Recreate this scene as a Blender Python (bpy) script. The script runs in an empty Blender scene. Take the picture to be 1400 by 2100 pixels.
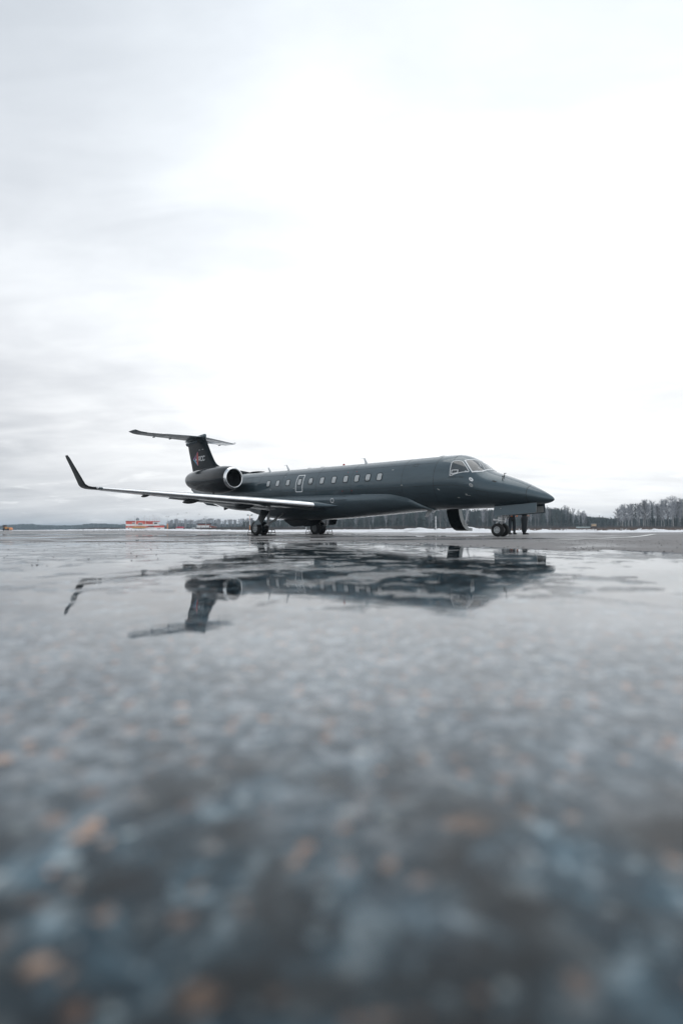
import bpy, bmesh, math, random
from mathutils import Vector, Matrix, noise
from math import radians, sin, cos, pi, sqrt, tan, atan2

random.seed(7)
sc = bpy.context.scene
COL = sc.collection

# ------------------------------------------------------------------ camera
CAM_H = 0.22                      # the camera hovers 22 cm above the puddle
FPX = 1095.0                      # focal length for a picture 2100 px high
PITCH = 0.03109
ROLL = -0.00354
cam_data = bpy.data.cameras.new('camera')
cam = bpy.data.objects.new('camera', cam_data)
COL.objects.link(cam)
cam_data.sensor_fit = 'VERTICAL'
cam_data.sensor_height = 36.0
cam_data.sensor_width = 24.0
cam_data.lens = FPX / 2100 * 36.0
cam_data.clip_start = 0.02
cam_data.clip_end = 12000
cam_data.dof.use_dof = True
cam_data.dof.focus_distance = 21.0
cam_data.dof.aperture_fstop = 1.25
cam.matrix_world = (Matrix.Translation((0, 0, CAM_H)) @ Matrix.Rotation(pi / 2 + PITCH, 4, 'X')
                    @ Matrix.Rotation(ROLL, 4, 'Z'))
sc.camera = cam

# ------------------------------------------------------------------ exposure
sc.view_settings.view_transform = 'Standard'
sc.view_settings.look = 'None'
sc.view_settings.gamma = 1
sc.view_settings.exposure = 0.14
sc.view_settings.use_curve_mapping = False

# ------------------------------------------------------------------ sky: bright overcast over a Nishita sky
SUN_EL, SUN_AZ = radians(74), radians(14)      # azimuth measured from +Y towards +X
SUN = Vector((sin(SUN_AZ) * cos(SUN_EL), cos(SUN_AZ) * cos(SUN_EL), sin(SUN_EL)))
world = bpy.data.worlds.new('World')
sc.world = world
world.use_nodes = True
W = world.node_tree
W.nodes.clear()


def nd(t, typ, **kw):
    n = t.nodes.new(typ)
    for k, v in kw.items():
        if k.startswith('_'):
            setattr(n, k[1:], v)
        else:
            key = int(k[1:]) if k[0] == 'i' and k[1:].isdigit() else k.replace('__', ' ')
            n.inputs[key].default_value = v
    return n


def ln(t, a, b, ai=0, bi=0):
    t.links.new(a.outputs[ai], b.inputs[bi])


def mth(t, op, a, b=None, c=None, clamp=False):
    n = t.nodes.new('ShaderNodeMath')
    n.operation = op
    n.use_clamp = clamp
    for i, v in enumerate((a, b, c)):
        if v is None:
            continue
        if isinstance(v, (int, float)):
            n.inputs[i].default_value = v
        else:
            t.links.new(v, n.inputs[i])
    return n.outputs[0]


def maprange(t, v, a, b, c, d, smooth=False):
    n = t.nodes.new('ShaderNodeMapRange')
    n.interpolation_type = 'SMOOTHSTEP' if smooth else 'LINEAR'
    t.links.new(v, n.inputs['Value'])
    for k, x in zip(('From Min', 'From Max', 'To Min', 'To Max'), (a, b, c, d)):
        if isinstance(x, (int, float)):
            n.inputs[k].default_value = x
        else:
            t.links.new(x, n.inputs[k])
    return n.outputs['Result']


def ramp(t, v, stops, interp='LINEAR'):
    n = t.nodes.new('ShaderNodeValToRGB')
    n.color_ramp.interpolation = interp
    e = n.color_ramp.elements
    while len(e) < len(stops):
        e.new(0.5)
    for el, (p, c) in zip(e, stops):
        el.position = p
        el.color = (c[0], c[1], c[2], 1) if not isinstance(c, (int, float)) else (c, c, c, 1)
    t.links.new(v, n.inputs[0])
    return n.outputs[0]


def mixc(t, fac, a, b, mode='MIX'):
    n = t.nodes.new('ShaderNodeMix')
    n.data_type = 'RGBA'
    n.blend_type = mode
    for i, v in ((0, fac), (6, a), (7, b)):
        if isinstance(v, (int, float)):
            n.inputs[i].default_value = v if i == 0 else (v, v, v, 1)
        elif isinstance(v, tuple):
            n.inputs[i].default_value = (v[0], v[1], v[2], 1)
        else:
            t.links.new(v, n.inputs[i])
    return n.outputs[2]


def noise_n(t, vec, scale, detail=4, rough=.5, dist=0.0):
    n = t.nodes.new('ShaderNodeTexNoise')
    n.inputs['Scale'].default_value = scale
    n.inputs['Detail'].default_value = detail
    n.inputs['Roughness'].default_value = rough
    n.inputs['Distortion'].default_value = dist
    if vec is not None:
        t.links.new(vec, n.inputs['Vector'])
    return n.outputs['Fac']


sky = W.nodes.new('ShaderNodeTexSky')
sky.sky_type = 'NISHITA'
sky.sun_disc = False
sky.sun_elevation = SUN_EL
sky.sun_rotation = SUN_AZ
sky.dust_density = 3
bg1 = nd(W, 'ShaderNodeBackground', Strength=0.10)
ln(W, sky, bg1)
tc = W.nodes.new('ShaderNodeTexCoord')
sep = W.nodes.new('ShaderNodeSeparateXYZ')
ln(W, tc, sep, 0, 0)
zab = mth(W, 'ABSOLUTE', sep.outputs[2])
den = mth(W, 'ADD', zab, 0.16)
cx = mth(W, 'DIVIDE', sep.outputs[0], den)
cy = mth(W, 'DIVIDE', sep.outputs[1], den)
comb = W.nodes.new('ShaderNodeCombineXYZ')
W.links.new(cx, comb.inputs[0])
W.links.new(cy, comb.inputs[1])
# broad banks, wisps and thin low breaks of cloud
n1 = noise_n(W, comb.outputs[0], 0.75, 5, .52, .3)
mp = W.nodes.new('ShaderNodeMapping')
mp.inputs['Rotation'].default_value = (0, 0, radians(35))
mp.inputs['Scale'].default_value = (1.0, 2.3, 1)
mp.inputs['Location'].default_value = (3.1, 1.7, 0)
ln(W, comb, mp)
n2 = noise_n(W, mp.outputs[0], 1.5, 7, .55, .5)
mp3 = W.nodes.new('ShaderNodeMapping')
mp3.inputs['Location'].default_value = (7.3, 2.2, 0)
ln(W, comb, mp3)
n3 = noise_n(W, mp3.outputs[0], 2.6, 6, .6, .2)
dotn = W.nodes.new('ShaderNodeVectorMath')
dotn.operation = 'DOT_PRODUCT'
ln(W, tc, dotn, 0, 0)
dotn.inputs[1].default_value = Vector((sin(radians(11)) * cos(radians(24)), cos(radians(11)) * cos(radians(24)), sin(radians(24))))   # thinnest cloud
glow = maprange(W, dotn.outputs['Value'], 0.70, 1.0, 0.0, 1.0, True)
base = ramp(W, zab, [(0, .84), (.06, .89), (.13, .98), (.25, 1.07), (.42, 1.02), (.60, .95), (.74, .80), (1, .70)])
lum = mth(W, 'ADD', base, mth(W, 'MULTIPLY', glow, 0.16))
v1 = maprange(W, n1, .34, .62, -.12, .06, True)
v2 = maprange(W, n2, .34, .66, -.075, .06)
lum = mth(W, 'ADD', lum, mth(W, 'ADD', v1, v2))
# a thicker bank of cloud towards the left (west) half of the sky
lum = mth(W, 'ADD', lum, maprange(W, sep.outputs[0], -.66, .04, -.20, 0.0, True))
# warm bright breaks low over the horizon
brk = maprange(W, n3, .56, .68, 0, .17, True)
low = maprange(W, zab, .02, .2, 1, 0)
lum = mth(W, 'ADD', lum, mth(W, 'MULTIPLY', brk, low))
tint = ramp(W, lum, [(.45, (.88, .93, 1.0)), (.66, (.925, .955, 1.0)), (.82, (.95, .97, 1.0)), (1.0, (.97, .985, 1))])
tint = mixc(W, 1.0, tint, ramp(W, zab, [(.18, (1, 1, 1)), (.45, (.955, .98, 1.0)), (.70, (.92, .965, 1.0)), (1, (.84, .93, 1.0))]), 'MULTIPLY')
lcol = W.nodes.new('ShaderNodeVectorMath')
lcol.operation = 'SCALE'
W.links.new(tint, lcol.inputs[0])
W.links.new(lum, lcol.inputs['Scale'])
bg2 = nd(W, 'ShaderNodeBackground', Strength=1.0)
W.links.new(lcol.outputs[0], bg2.inputs[0])
mxw = W.nodes.new('ShaderNodeMixShader')
mxw.inputs[0].default_value = 0.94
ln(W, bg1, mxw, 0, 1)
ln(W, bg2, mxw, 0, 2)
outw = W.nodes.new('ShaderNodeOutputWorld')
ln(W, mxw, outw)

sun_d = bpy.data.lights.new('sun', 'SUN')
sun_d.energy = 0.6
sun_d.angle = radians(48)
sun_d.color = (1, .97, .93)
sun = bpy.data.objects.new('sun', sun_d)
COL.objects.link(sun)
sun.rotation_euler = (-SUN).to_track_quat('-Z', 'Y').to_euler()


# ------------------------------------------------------------------ helpers
def new_mat(name):
    m = bpy.data.materials.new(name)
    m.use_nodes = True
    t = m.node_tree
    b = t.nodes['Principled BSDF']
    return m, t, b


def mat(name, col, rough=.5, metal=0.0, var=.12, vscale=3.0, coat=0.0, bump=0.0, bscale=40, spec=.5):
    """Principled paint with a little wear: noise on colour and roughness."""
    m, t, b = new_mat(name)
    co = t.nodes.new('ShaderNodeTexCoord')
    n = noise_n(t, co.outputs['Object'], vscale, 6, .6)
    lo = tuple(c * (1 - var) for c in col)
    hi = tuple(min(1, c * (1 + var)) for c in col)
    t.links.new(ramp(t, n, [(.3, lo), (.7, hi)]), b.inputs['Base Color'])
    t.links.new(maprange(t, n, .3, .7, max(0.02, rough * .85), min(1, rough * 1.15)), b.inputs['Roughness'])
    b.inputs['Metallic'].default_value = metal
    b.inputs['Specular IOR Level'].default_value = spec
    b.inputs['Coat Weight'].default_value = coat
    b.inputs['Coat Roughness'].default_value = .04
    if bump:
        n2 = noise_n(t, co.outputs['Object'], bscale, 5, .6)
        bp = t.nodes.new('ShaderNodeBump')
        bp.inputs['Strength'].default_value = bump
        bp.inputs['Distance'].default_value = .02
        t.links.new(n2, bp.inputs['Height'])
        t.links.new(bp.outputs[0], b.inputs['Normal'])
    return m


def mesh_obj(name, verts, faces, m, parent=None, smooth=None, recalc=True, link=True):
    me = bpy.data.meshes.new(name)
    me.from_pydata([tuple(v) for v in verts], [], faces)
    if recalc:
        bm = bmesh.new()
        bm.from_mesh(me)
        bmesh.ops.recalc_face_normals(bm, faces=bm.faces)
        bm.to_mesh(me)
        bm.free()
    if smooth is not None:
        me.shade_smooth()
        me.set_sharp_from_angle(angle=radians(smooth))
    me.materials.append(m)
    o = bpy.data.objects.new(name, me)
    if link:
        COL.objects.link(o)
    if parent:
        o.parent = parent
    return o


class MB:
    """collects simple solids, then links them as one mesh object"""
    def __init__(self):
        self.v, self.f = [], []

    def add(self, v, f):
        n = len(self.v)
        self.v += [tuple(p) for p in v]
        self.f += [tuple(i + n for i in q) for q in f]
        return self

    def box(self, c, s, rot=None):
        vs = []
        for x in (-.5, .5):
            for y in (-.5, .5):
                for z in (-.5, .5):
                    p = Vector((x * s[0], y * s[1], z * s[2]))
                    if rot is not None:
                        p = rot @ p
                    vs.append(p + Vector(c))
        return self.add(vs, [(0, 1, 3, 2), (4, 6, 7, 5), (0, 4, 5, 1), (2, 3, 7, 6), (0, 2, 6, 4), (1, 5, 7, 3)])

    def tube(self, p, q, r, r2=None, n=8):
        p, q = Vector(p), Vector(q)
        r2 = r if r2 is None else r2
        d = (q - p).normalized()
        u = d.orthogonal().normalized()
        w = d.cross(u)
        vs = []
        for c, rr in ((p, r), (q, r2)):
            for i in range(n):
                a = 2 * pi * i / n
                vs.append(c + u * cos(a) * rr + w * sin(a) * rr)
        fs = [(i, (i + 1) % n, n + (i + 1) % n, n + i) for i in range(n)]
        fs += [tuple(range(n)), tuple(range(2 * n - 1, n - 1, -1))]
        return self.add(vs, fs)

    def lathe(self, c, axis, prof, n=24):
        """prof: (distance along axis, radius)"""
        c, d = Vector(c), Vector(axis).normalized()
        u = d.orthogonal().normalized()
        w = d.cross(u)
        vs, fs = [], []
        for (s, r) in prof:
            for i in range(n):
                a = 2 * pi * i / n
                vs.append(c + d * s + u * cos(a) * r + w * sin(a) * r)
        for k in range(len(prof) - 1):
            for i in range(n):
                j = (i + 1) % n
                fs.append((k * n + i, k * n + j, (k + 1) * n + j, (k + 1) * n + i))
        return self.add(vs, fs)

    def prism(self, poly, d):
        """flat polygon (3D points) given depth vector d"""
        n = len(poly)
        d = Vector(d)
        vs = [Vector(p) for p in poly] + [Vector(p) + d for p in poly]
        fs = [tuple(range(n)), tuple(range(2 * n - 1, n - 1, -1))]
        fs += [(i, (i + 1) % n, n + (i + 1) % n, n + i) for i in range(n)]
        return self.add(vs, fs)

    def build(self, name, m, parent=None, smooth=None):
        return mesh_obj(name, self.v, self.f, m, parent, smooth)


def loft(rings, close=True, cap=True):
    n = len(rings[0])
    vs = [p for r in rings for p in r]
    fs = []
    for k in range(len(rings) - 1):
        for i in range(n if close else n - 1):
            j = (i + 1) % n
            fs.append((k * n + i, k * n + j, (k + 1) * n + j, (k + 1) * n + i))
    if cap and close:
        fs.append(tuple(range(n - 1, -1, -1)))
        b = (len(rings) - 1) * n
        fs.append(tuple(range(b, b + n)))
    return vs, fs


def empty(name, loc=(0, 0, 0), rz=0.0):
    o = bpy.data.objects.new(name, None)
    o.empty_display_size = .3
    COL.objects.link(o)
    o.location = loc
    o.rotation_euler = (0, 0, rz)
    return o


def tag(o, label=None, cat=None, group=None, kind=None):
    if label:
        o['label'] = label
    if cat:
        o['category'] = cat
    if group:
        o['group'] = group
    if kind:
        o['kind'] = kind
    return o


def copy_tree(o, parent=None):
    c = o.copy()
    COL.objects.link(c)
    c.parent = parent
    for ch in list(o.children):
        copy_tree(ch, c)
    return c


def fbm(x, y, z=0.0, o=4):
    s, a, f = 0, .5, 1
    for _ in range(o):
        s += a * noise.noise(Vector((x * f, y * f, z * f)))
        a *= .5
        f *= 2.03
    return s


def px(p, D):
    """world X of picture column p (of 1400) at depth D"""
    return (p - 700) / FPX * D


def zz(p, y, D):
    """world height of picture row y at depth D in column p"""
    return CAM_H - (y - (1083.9 - .0035 * (p - 700))) / FPX * D


# ------------------------------------------------------------------ ground materials
def asphalt_base(t, co):
    """colour and height of coarse aggregate: pale, pinkish and dark stones in binder; object coords are metres"""
    # break up the cell shapes
    nc = t.nodes.new('ShaderNodeTexNoise')
    nc.inputs['Scale'].default_value = 55
    nc.inputs['Detail'].default_value = 3
    t.links.new(co, nc.inputs['Vector'])
    ma = t.nodes.new('ShaderNodeVectorMath')
    ma.operation = 'MULTIPLY_ADD'
    t.links.new(nc.outputs['Color'], ma.inputs[0])
    ma.inputs[1].default_value = (.022, .022, 0)
    t.links.new(co, ma.inputs[2])
    cw = ma.outputs[0]

    def layer(scale, keep, size, stops):
        v = t.nodes.new('ShaderNodeTexVoronoi')
        v.inputs['Scale'].default_value = scale
        t.links.new(cw, v.inputs['Vector'])
        s = t.nodes.new('ShaderNodeSeparateColor')
        t.links.new(v.outputs['Color'], s.inputs[0])
        sz = maprange(t, s.outputs[1], 0, 1, size * .45, size * 1.1)
        ins = maprange(t, mth(t, 'SUBTRACT', sz, v.outputs['Distance']), -.05, .10, 0, 1)
        k = mth(t, 'MULTIPLY', ins, maprange(t, s.outputs[0], keep, keep + .03, 0, 1))
        return k, ramp(t, s.outputs[2], stops)
    grey = [(0, (.04, .06, .075)), (.5, (.13, .16, .18)), (.8, (.30, .34, .36)), (1, (.48, .48, .46))]
    mixd = [(0, (.13, .14, .15)), (.35, (.36, .35, .33)), (.74, (.55, .54, .50)), (.77, (.42, .21, .14)), (.90, (.55, .31, .20)), (1, (.34, .20, .15))]
    k1, c1 = layer(120, .55, .55, grey)
    k2, c2 = layer(64, .58, .52, mixd)
    k3, c3 = layer(36, .84, .46, mixd)
    wr = noise_n(t, co, 27, 5, .62, .6)
    c = ramp(t, wr, [(.38, (.001, .016, .026)), (.48, (.010, .038, .052)), (.55, (.055, .088, .105)), (.67, (.34, .36, .36))])
    c = mixc(t, mth(t, 'MULTIPLY', k1, .4), c, c1)
    c = mixc(t, mth(t, 'MULTIPLY', k2, .8), c, c2)
    c = mixc(t, k3, c, c3)
    # silt film lying unevenly over the stones
    sl = noise_n(t, co, 9, 5, .65, .5)
    c = mixc(t, 1.0, c, ramp(t, sl, [(.36, .06), (.46, .30), (.55, 1.0), (.66, 2.4)]), 'MULTIPLY')
    h = mth(t, 'ADD', mth(t, 'MULTIPLY', k2, .5), mth(t, 'MULTIPLY', k3, .5))
    return c, h, k2, c2


def make_puddle_mat():
    m, t, b = new_mat('water_over_asphalt')
    tcn = t.nodes.new('ShaderNodeTexCoord')
    co = tcn.outputs['Object']
    c, h, k2, c2 = asphalt_base(t, co)
    big = noise_n(t, co, .9, 4, .55)
    c = mixc(t, 1.0, c, (.53, .63, .69), 'MULTIPLY')
    # paler strip a step ahead of the camera: sky reflection brightness painted into the bed
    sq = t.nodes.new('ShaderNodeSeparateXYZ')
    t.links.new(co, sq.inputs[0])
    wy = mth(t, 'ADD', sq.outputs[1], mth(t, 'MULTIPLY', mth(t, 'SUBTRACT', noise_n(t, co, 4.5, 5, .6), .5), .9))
    sky_sheen = mth(t, 'MULTIPLY', maprange(t, wy, .26, .60, 0, 1, True), maprange(t, wy, 1.0, 1.8, 1, 0, True))
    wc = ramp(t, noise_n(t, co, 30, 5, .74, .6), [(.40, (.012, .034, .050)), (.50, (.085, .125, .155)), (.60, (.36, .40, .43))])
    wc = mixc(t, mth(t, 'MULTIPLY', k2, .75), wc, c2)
    c = mixc(t, mth(t, 'MULTIPLY', sky_sheen, .66), c, wc)
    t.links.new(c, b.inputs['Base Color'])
    b.inputs['Roughness'].default_value = .65
    b.inputs['Specular IOR Level'].default_value = 0
    b.inputs['Coat Weight'].default_value = 1
    b.inputs['Coat IOR'].default_value = 1.39
    # film of water: mirror calm, with patches where the grain comes through
    sp = t.nodes.new('ShaderNodeSeparateXYZ')
    t.links.new(co, sp.inputs[0])
    far = maprange(t, sp.outputs[1], 1.1, 2.6, 0, 1, True)
    pn = mth(t, 'ADD', mth(t, 'MULTIPLY', noise_n(t, co, 3.2, 5, .6, .3), .6), mth(t, 'MULTIPLY', noise_n(t, co, .55, 3, .5), .4))
    thr = maprange(t, sp.outputs[1], 1.5, 9.0, .532, .51)
    patch = maprange(t, mth(t, 'SUBTRACT', pn, thr), 0, .025, 0, 1, True)
    pf_ = noise_n(t, co, 11, 4, .6, .3)
    fine = mth(t, 'MULTIPLY', maprange(t, pf_, .58, .62, 0, 1, True), maprange(t, pn, .47, .53, 0, 1))
    patch = mth(t, 'MAXIMUM', patch, mth(t, 'MULTIPLY', fine, maprange(t, sp.outputs[1], 2.2, 3.4, 0, 1)))
    patch = mth(t, 'MULTIPLY', patch, far)
    rp = noise_n(t, co, 3.4, 3, .5, .2)
    rp2 = noise_n(t, co, 22, 3, .6)
    rp3 = noise_n(t, co, 75, 2, .5)
    amp = mth(t, 'ADD', mth(t, 'MULTIPLY', rp, .0011), mth(t, 'MULTIPLY', rp2, .00011))
    amp = mth(t, 'ADD', amp, mth(t, 'MULTIPLY', mth(t, 'MULTIPLY', rp3, patch), .0042))
    bp = t.nodes.new('ShaderNodeBump')
    bp.inputs['Strength'].default_value = 1
    bp.inputs['Distance'].default_value = 1
    t.links.new(amp, bp.inputs['Height'])
    t.links.new(bp.outputs[0], b.inputs['Coat Normal'])
    t.links.new(mth(t, 'ADD', mth(t, 'MULTIPLY', patch, .10), .018), b.inputs['Coat Roughness'])
    bp2 = t.nodes.new('ShaderNodeBump')
    bp2.inputs['Strength'].default_value = .5
    bp2.inputs['Distance'].default_value = .006
    t.links.new(h, bp2.inputs['Height'])
    t.links.new(bp2.outputs[0], b.inputs['Normal'])
    return m


def make_apron_mat():
    m, t, b = new_mat('damp_asphalt')
    tcn = t.nodes.new('ShaderNodeTexCoord')
    co = tcn.outputs['Object']
    n1 = noise_n(t, co, .35, 6, .6, .3)
    n2 = noise_n(t, co, 30, 4, .7)
    n3 = noise_n(t, co, .06, 5, .55)
    c = ramp(t, n2, [(.3, (.085, .082, .082)), (.5, (.135, .130, .130)), (.72, (.20, .190, .185))])
    c = mixc(t, maprange(t, n3, .4, .62, .0, .55, True), c, (.17, .165, .165))
    spa = t.nodes.new('ShaderNodeSeparateXYZ')
    t.links.new(co, spa.inputs[0])
    right = mth(t, 'MULTIPLY', maprange(t, spa.outputs[0], 1.2, 4.5, 0, 1), maprange(t, spa.outputs[1], 11, 17, 1, .3))
    wet = mth(t, 'MULTIPLY', maprange(t, n1, .50, .56, 0, 1, True), mth(t, 'SUBTRACT', 1, right))
    dirt = maprange(t, noise_n(t, co, 5, 6, .75), .45, .62, 0, 1)
    c = mixc(t, mth(t, 'MULTIPLY', dirt, mth(t, 'ADD', .15, mth(t, 'MULTIPLY', right, .55))), c, (.055, .045, .042))
    c = mixc(t, mth(t, 'MULTIPLY', wet, .65), c, (.045, .050, .055))
    t.links.new(c, b.inputs['Base Color'])
    t.links.new(maprange(t, wet, 0, 1, .62, .25), b.inputs['Roughness'])
    b.inputs['Specular IOR Level'].default_value = .4
    b.inputs['Coat IOR'].default_value = 1.4
    t.links.new(mth(t, 'MULTIPLY', wet, .7), b.inputs['Coat Weight'])
    b.inputs['Coat Roughness'].default_value = .08
    bp = t.nodes.new('ShaderNodeBump')
    bp.inputs['Strength'].default_value = .6
    bp.inputs['Distance'].default_value = .004
    t.links.new(n2, bp.inputs['Height'])
    t.links.new(bp.outputs[0], b.inputs['Normal'])
    return m


def make_snow_mat():
    m, t, b = new_mat('old_snow')
    tcn = t.nodes.new('ShaderNodeTexCoord')
    co = tcn.outputs['Object']
    n1 = noise_n(t, co, .5, 6, .65)
    n2 = noise_n(t, co, 6, 6, .65)
    c = ramp(t, n1, [(.30, (.50, .50, .51)), (.45, (.74, .75, .77)), (.7, (.84, .85, .87))])
    c = mixc(t, maprange(t, n2, .60, .72, 0, .5), c, (.30, .28, .26))
    t.links.new(c, b.inputs['Base Color'])
    b.inputs['Roughness'].default_value = .7
    bp = t.nodes.new('ShaderNodeBump')
    bp.inputs['Strength'].default_value = .7
    bp.inputs['Distance'].default_value = .06
    t.links.new(n2, bp.inputs['Height'])
    t.links.new(bp.outputs[0], b.inputs['Normal'])
    return m


def make_field_mat():
    m, t, b = new_mat('snowy_grass')
    tcn = t.nodes.new('ShaderNodeTexCoord')
    co = tcn.outputs['Object']
    n1 = noise_n(t, co, .05, 6, .6)
    n2 = noise_n(t, co, 1.3, 6, .7)
    sp = t.nodes.new('ShaderNodeSeparateXYZ')
    t.links.new(co, sp.inputs[0])
    c = ramp(t, n2, [(.35, (.42, .40, .37)), (.5, (.70, .70, .71)), (.7, (.82, .83, .85))])
    g = mth(t, 'MULTIPLY', maprange(t, n1, .45, .6, 0, .9), maprange(t, sp.outputs[1], 180, 420, 0, 1))
    c = mixc(t, g, c, (.11, .09, .065))
    t.links.new(c, b.inputs['Base Color'])
    b.inputs['Roughness'].default_value = .85
    return m


M_PUD, M_APR, M_SNOW, M_FIELD = make_puddle_mat(), make_apron_mat(), make_snow_mat(), make_field_mat()
GZ = -0.10                                   # level of the apron where the aircraft stands


def apron_z(x, y):
    t = min(1, max(0, (y - 8.5) / 6.0))
    t = t * t * (3 - 2 * t)
    return -0.004 + (GZ + .004) * t


# snow covered field reaching the horizon
fv, ff = [], []
ys = [-400, -60, 0, 30, 60, 120, 250, 500, 900, 1600, 2600, 5000, 9000]
xs = [-6000, -2500, -1200, -600, -300, -120, -40, 0, 40, 120, 300, 600, 1200, 2500, 6000]
for y in ys:
    for x in xs:
        fv.append((x, y, GZ - .03))
for j in range(len(ys) - 1):
    for i in range(len(xs) - 1):
        k = j * len(xs) + i
        ff.append((k, k + 1, k + 1 + len(xs), k + len(xs)))
tag(mesh_obj('snowy_field', fv, ff, M_FIELD), 'snowy grass field stretching from the apron edge to the woods', kind='structure')

# apron: strips in depth, cut by the snow edge
EDGE = [(-900, 330), (-400, 290), (-165, 250), (-58, 160), (-22, 88), (-9, 58), (0, 46), (10, 37.5), (22, 36), (60, 40), (200, 62), (900, 150)]


def edge_y(x):
    for (x0, y0), (x1, y1) in zip(EDGE, EDGE[1:]):
        if x <= x1:
            return y0 + (y1 - y0) * (x - x0) / (x1 - x0)
    return EDGE[-1][1]


av, af = [], []
axs = sorted(set([-900, -650, -400, -300, -220, -165, -120, -90, -58, -45, -33, -22, -15] + [x * 2.0 for x in range(-7, 31)] + [75, 100, 140, 200, 400, 900]))
rows = [-40, -8, 0, 4, 7, 8.5, 9.25, 10, 10.75, 11.5, 12.25, 13, 13.75, 14.5, 18, 24, 30]
for x in axs:
    ey = edge_y(x) + 1.2 * fbm(x * .13, 3.3)
    for y in rows:
        av.append((x, y, apron_z(x, y)))
    for k in range(1, 5):
        y = 30 + (ey - 30) * k / 4
        av.append((x, y, GZ))
nr = len(rows) + 4
for i in range(len(axs) - 1):
    for j in range(nr - 1):
        k = i * nr + j
        af.append((k, k + nr, k + nr + 1, k + 1))
tag(mesh_obj('apron', av, af, M_APR, smooth=60), 'grey damp asphalt apron under the jet', kind='structure')


def far_shore(x):
    T_ = [(-14, 13), (-7, 11), (-3, 9.6), (0, 8.6), (1.2, 7.4), (1.8, 6.3), (2.1, 5.6), (2.6, 5.0), (3.4, 4.3), (6, 3.4), (14, 2.8)]
    for (x0, y0), (x1, y1) in zip(T_, T_[1:]):
        if x <= x1:
            break
    r = y0 + (y1 - y0) * min(1, (x - x0) / (x1 - x0))
    return r * (1 + .44 * fbm(x * .5, 9.1, 0, 6) + .22 * fbm(x * 3.1, 4.4, 0, 5))


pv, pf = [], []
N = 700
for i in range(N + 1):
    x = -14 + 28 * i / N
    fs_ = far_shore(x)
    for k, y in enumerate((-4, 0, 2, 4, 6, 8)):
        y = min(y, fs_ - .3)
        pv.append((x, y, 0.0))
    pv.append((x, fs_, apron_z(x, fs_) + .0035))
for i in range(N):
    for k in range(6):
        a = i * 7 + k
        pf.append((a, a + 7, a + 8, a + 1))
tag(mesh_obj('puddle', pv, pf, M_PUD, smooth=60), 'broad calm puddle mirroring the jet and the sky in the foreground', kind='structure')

# smaller puddles on the damp apron beyond
M_WET = mat('standing_water', (.03, .036, .042), .5, coat=1.0, var=.1)
M_WET.node_tree.nodes['Principled BSDF'].inputs['Coat IOR'].default_value = 1.5
M_WET.node_tree.nodes['Principled BSDF'].inputs['Coat Roughness'].default_value = .015
rp = random.Random(21)
spots = [(-9.5, 13.5, 3.5, .55), (-5.5, 15.5, 3.2, .5), (-1.5, 14.6, 3.6, .45), (-3.2, 18.5, 2.4, .7), (1.2, 12.6, 2.6, .35), (3.5, 15.8, 2.8, .5),
         (-15, 21, 6, 1.2), (-7, 26, 5, 1.2), (2.5, 21.5, 4.5, .8), (8, 14.2, 3.2, .35), (-22, 33, 9, 2), (-12, 13, 3, .3), (6.2, 11.0, 1.8, .25), (9.6, 10.2, 2.5, .3), (-2, 31, 7, 1.2)]
spots = [s for s in spots if s[0] < 5]
for (x0, y0, rx, ry) in spots:
    vs = []
    n = 72
    for i in range(n):
        a = 2 * pi * i / n
        k = 1 + .9 * fbm(cos(a) * 1.6 + x0, sin(a) * 1.6 + y0, 0, 5)
        x, y = x0 + cos(a) * rx * k, y0 + sin(a) * ry * k
        vs.append((x, y, apron_z(x, y) + .004))
    zm = max(v[2] for v in vs)
    c = len(vs)
    vs.append((x0, y0, apron_z(x0, y0) + .004))
    tag(mesh_obj('puddle', vs, [(i, (i + 1) % n, c) for i in range(n)], M_WET, recalc=True), 'shallow puddle lying on the apron beyond the large puddle',
        group='shallow puddles on the apron', kind='structure')

# painted line on the apron
M_LINE = mat('worn_white_paint', (.62, .62, .60), .6, var=.25, vscale=8)
LINE = [(1.6, 12.2), (3.4, 12.6), (5.6, 13.7), (7.6, 15.6), (9.3, 17.3), (11.4, 20.2), (12.9, 22.5), (14.6, 25), (18.5, 27.5), (30, 34)]
lv = []
for k, (x, y) in enumerate(LINE):
    a = LINE[max(0, k - 1)]
    b = LINE[min(len(LINE) - 1, k + 1)]
    d = Vector((b[0] - a[0], b[1] - a[1])).normalized()
    for s in (-1, 1):
        X, Y = x - d.y * s * .11, y + d.x * s * .11
        lv.append((X, Y, apron_z(X, Y) + .008))
tag(mesh_obj('painted_line', lv, [(2 * i, 2 * i + 2, 2 * i + 3, 2 * i + 1) for i in range(len(LINE) - 1)], M_LINE),
    'white painted guide line curving across the apron in front of the nose wheel', kind='structure')

# grit and pebbles lying in the water
M_GRIT = mat('dark_grit', (.035, .035, .038), .7, var=.4, vscale=30)
gb = MB()
rg = random.Random(5)


def pebble(gb, x, y, z, r):
    vs = []
    for i in range(6):
        a = i * pi / 3
        k = r * rg.uniform(.7, 1.25)
        vs.append((x + cos(a) * k, y + sin(a) * k, z - .002))
    top = [(x + (v[0] - x) * .55, y + (v[1] - y) * .55, z + r * rg.uniform(.5, .9)) for v in vs]
    gb.add(vs + top, [tuple(range(6, 12))] + [(i, (i + 1) % 6, 6 + (i + 1) % 6, 6 + i) for i in range(6)])


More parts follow.
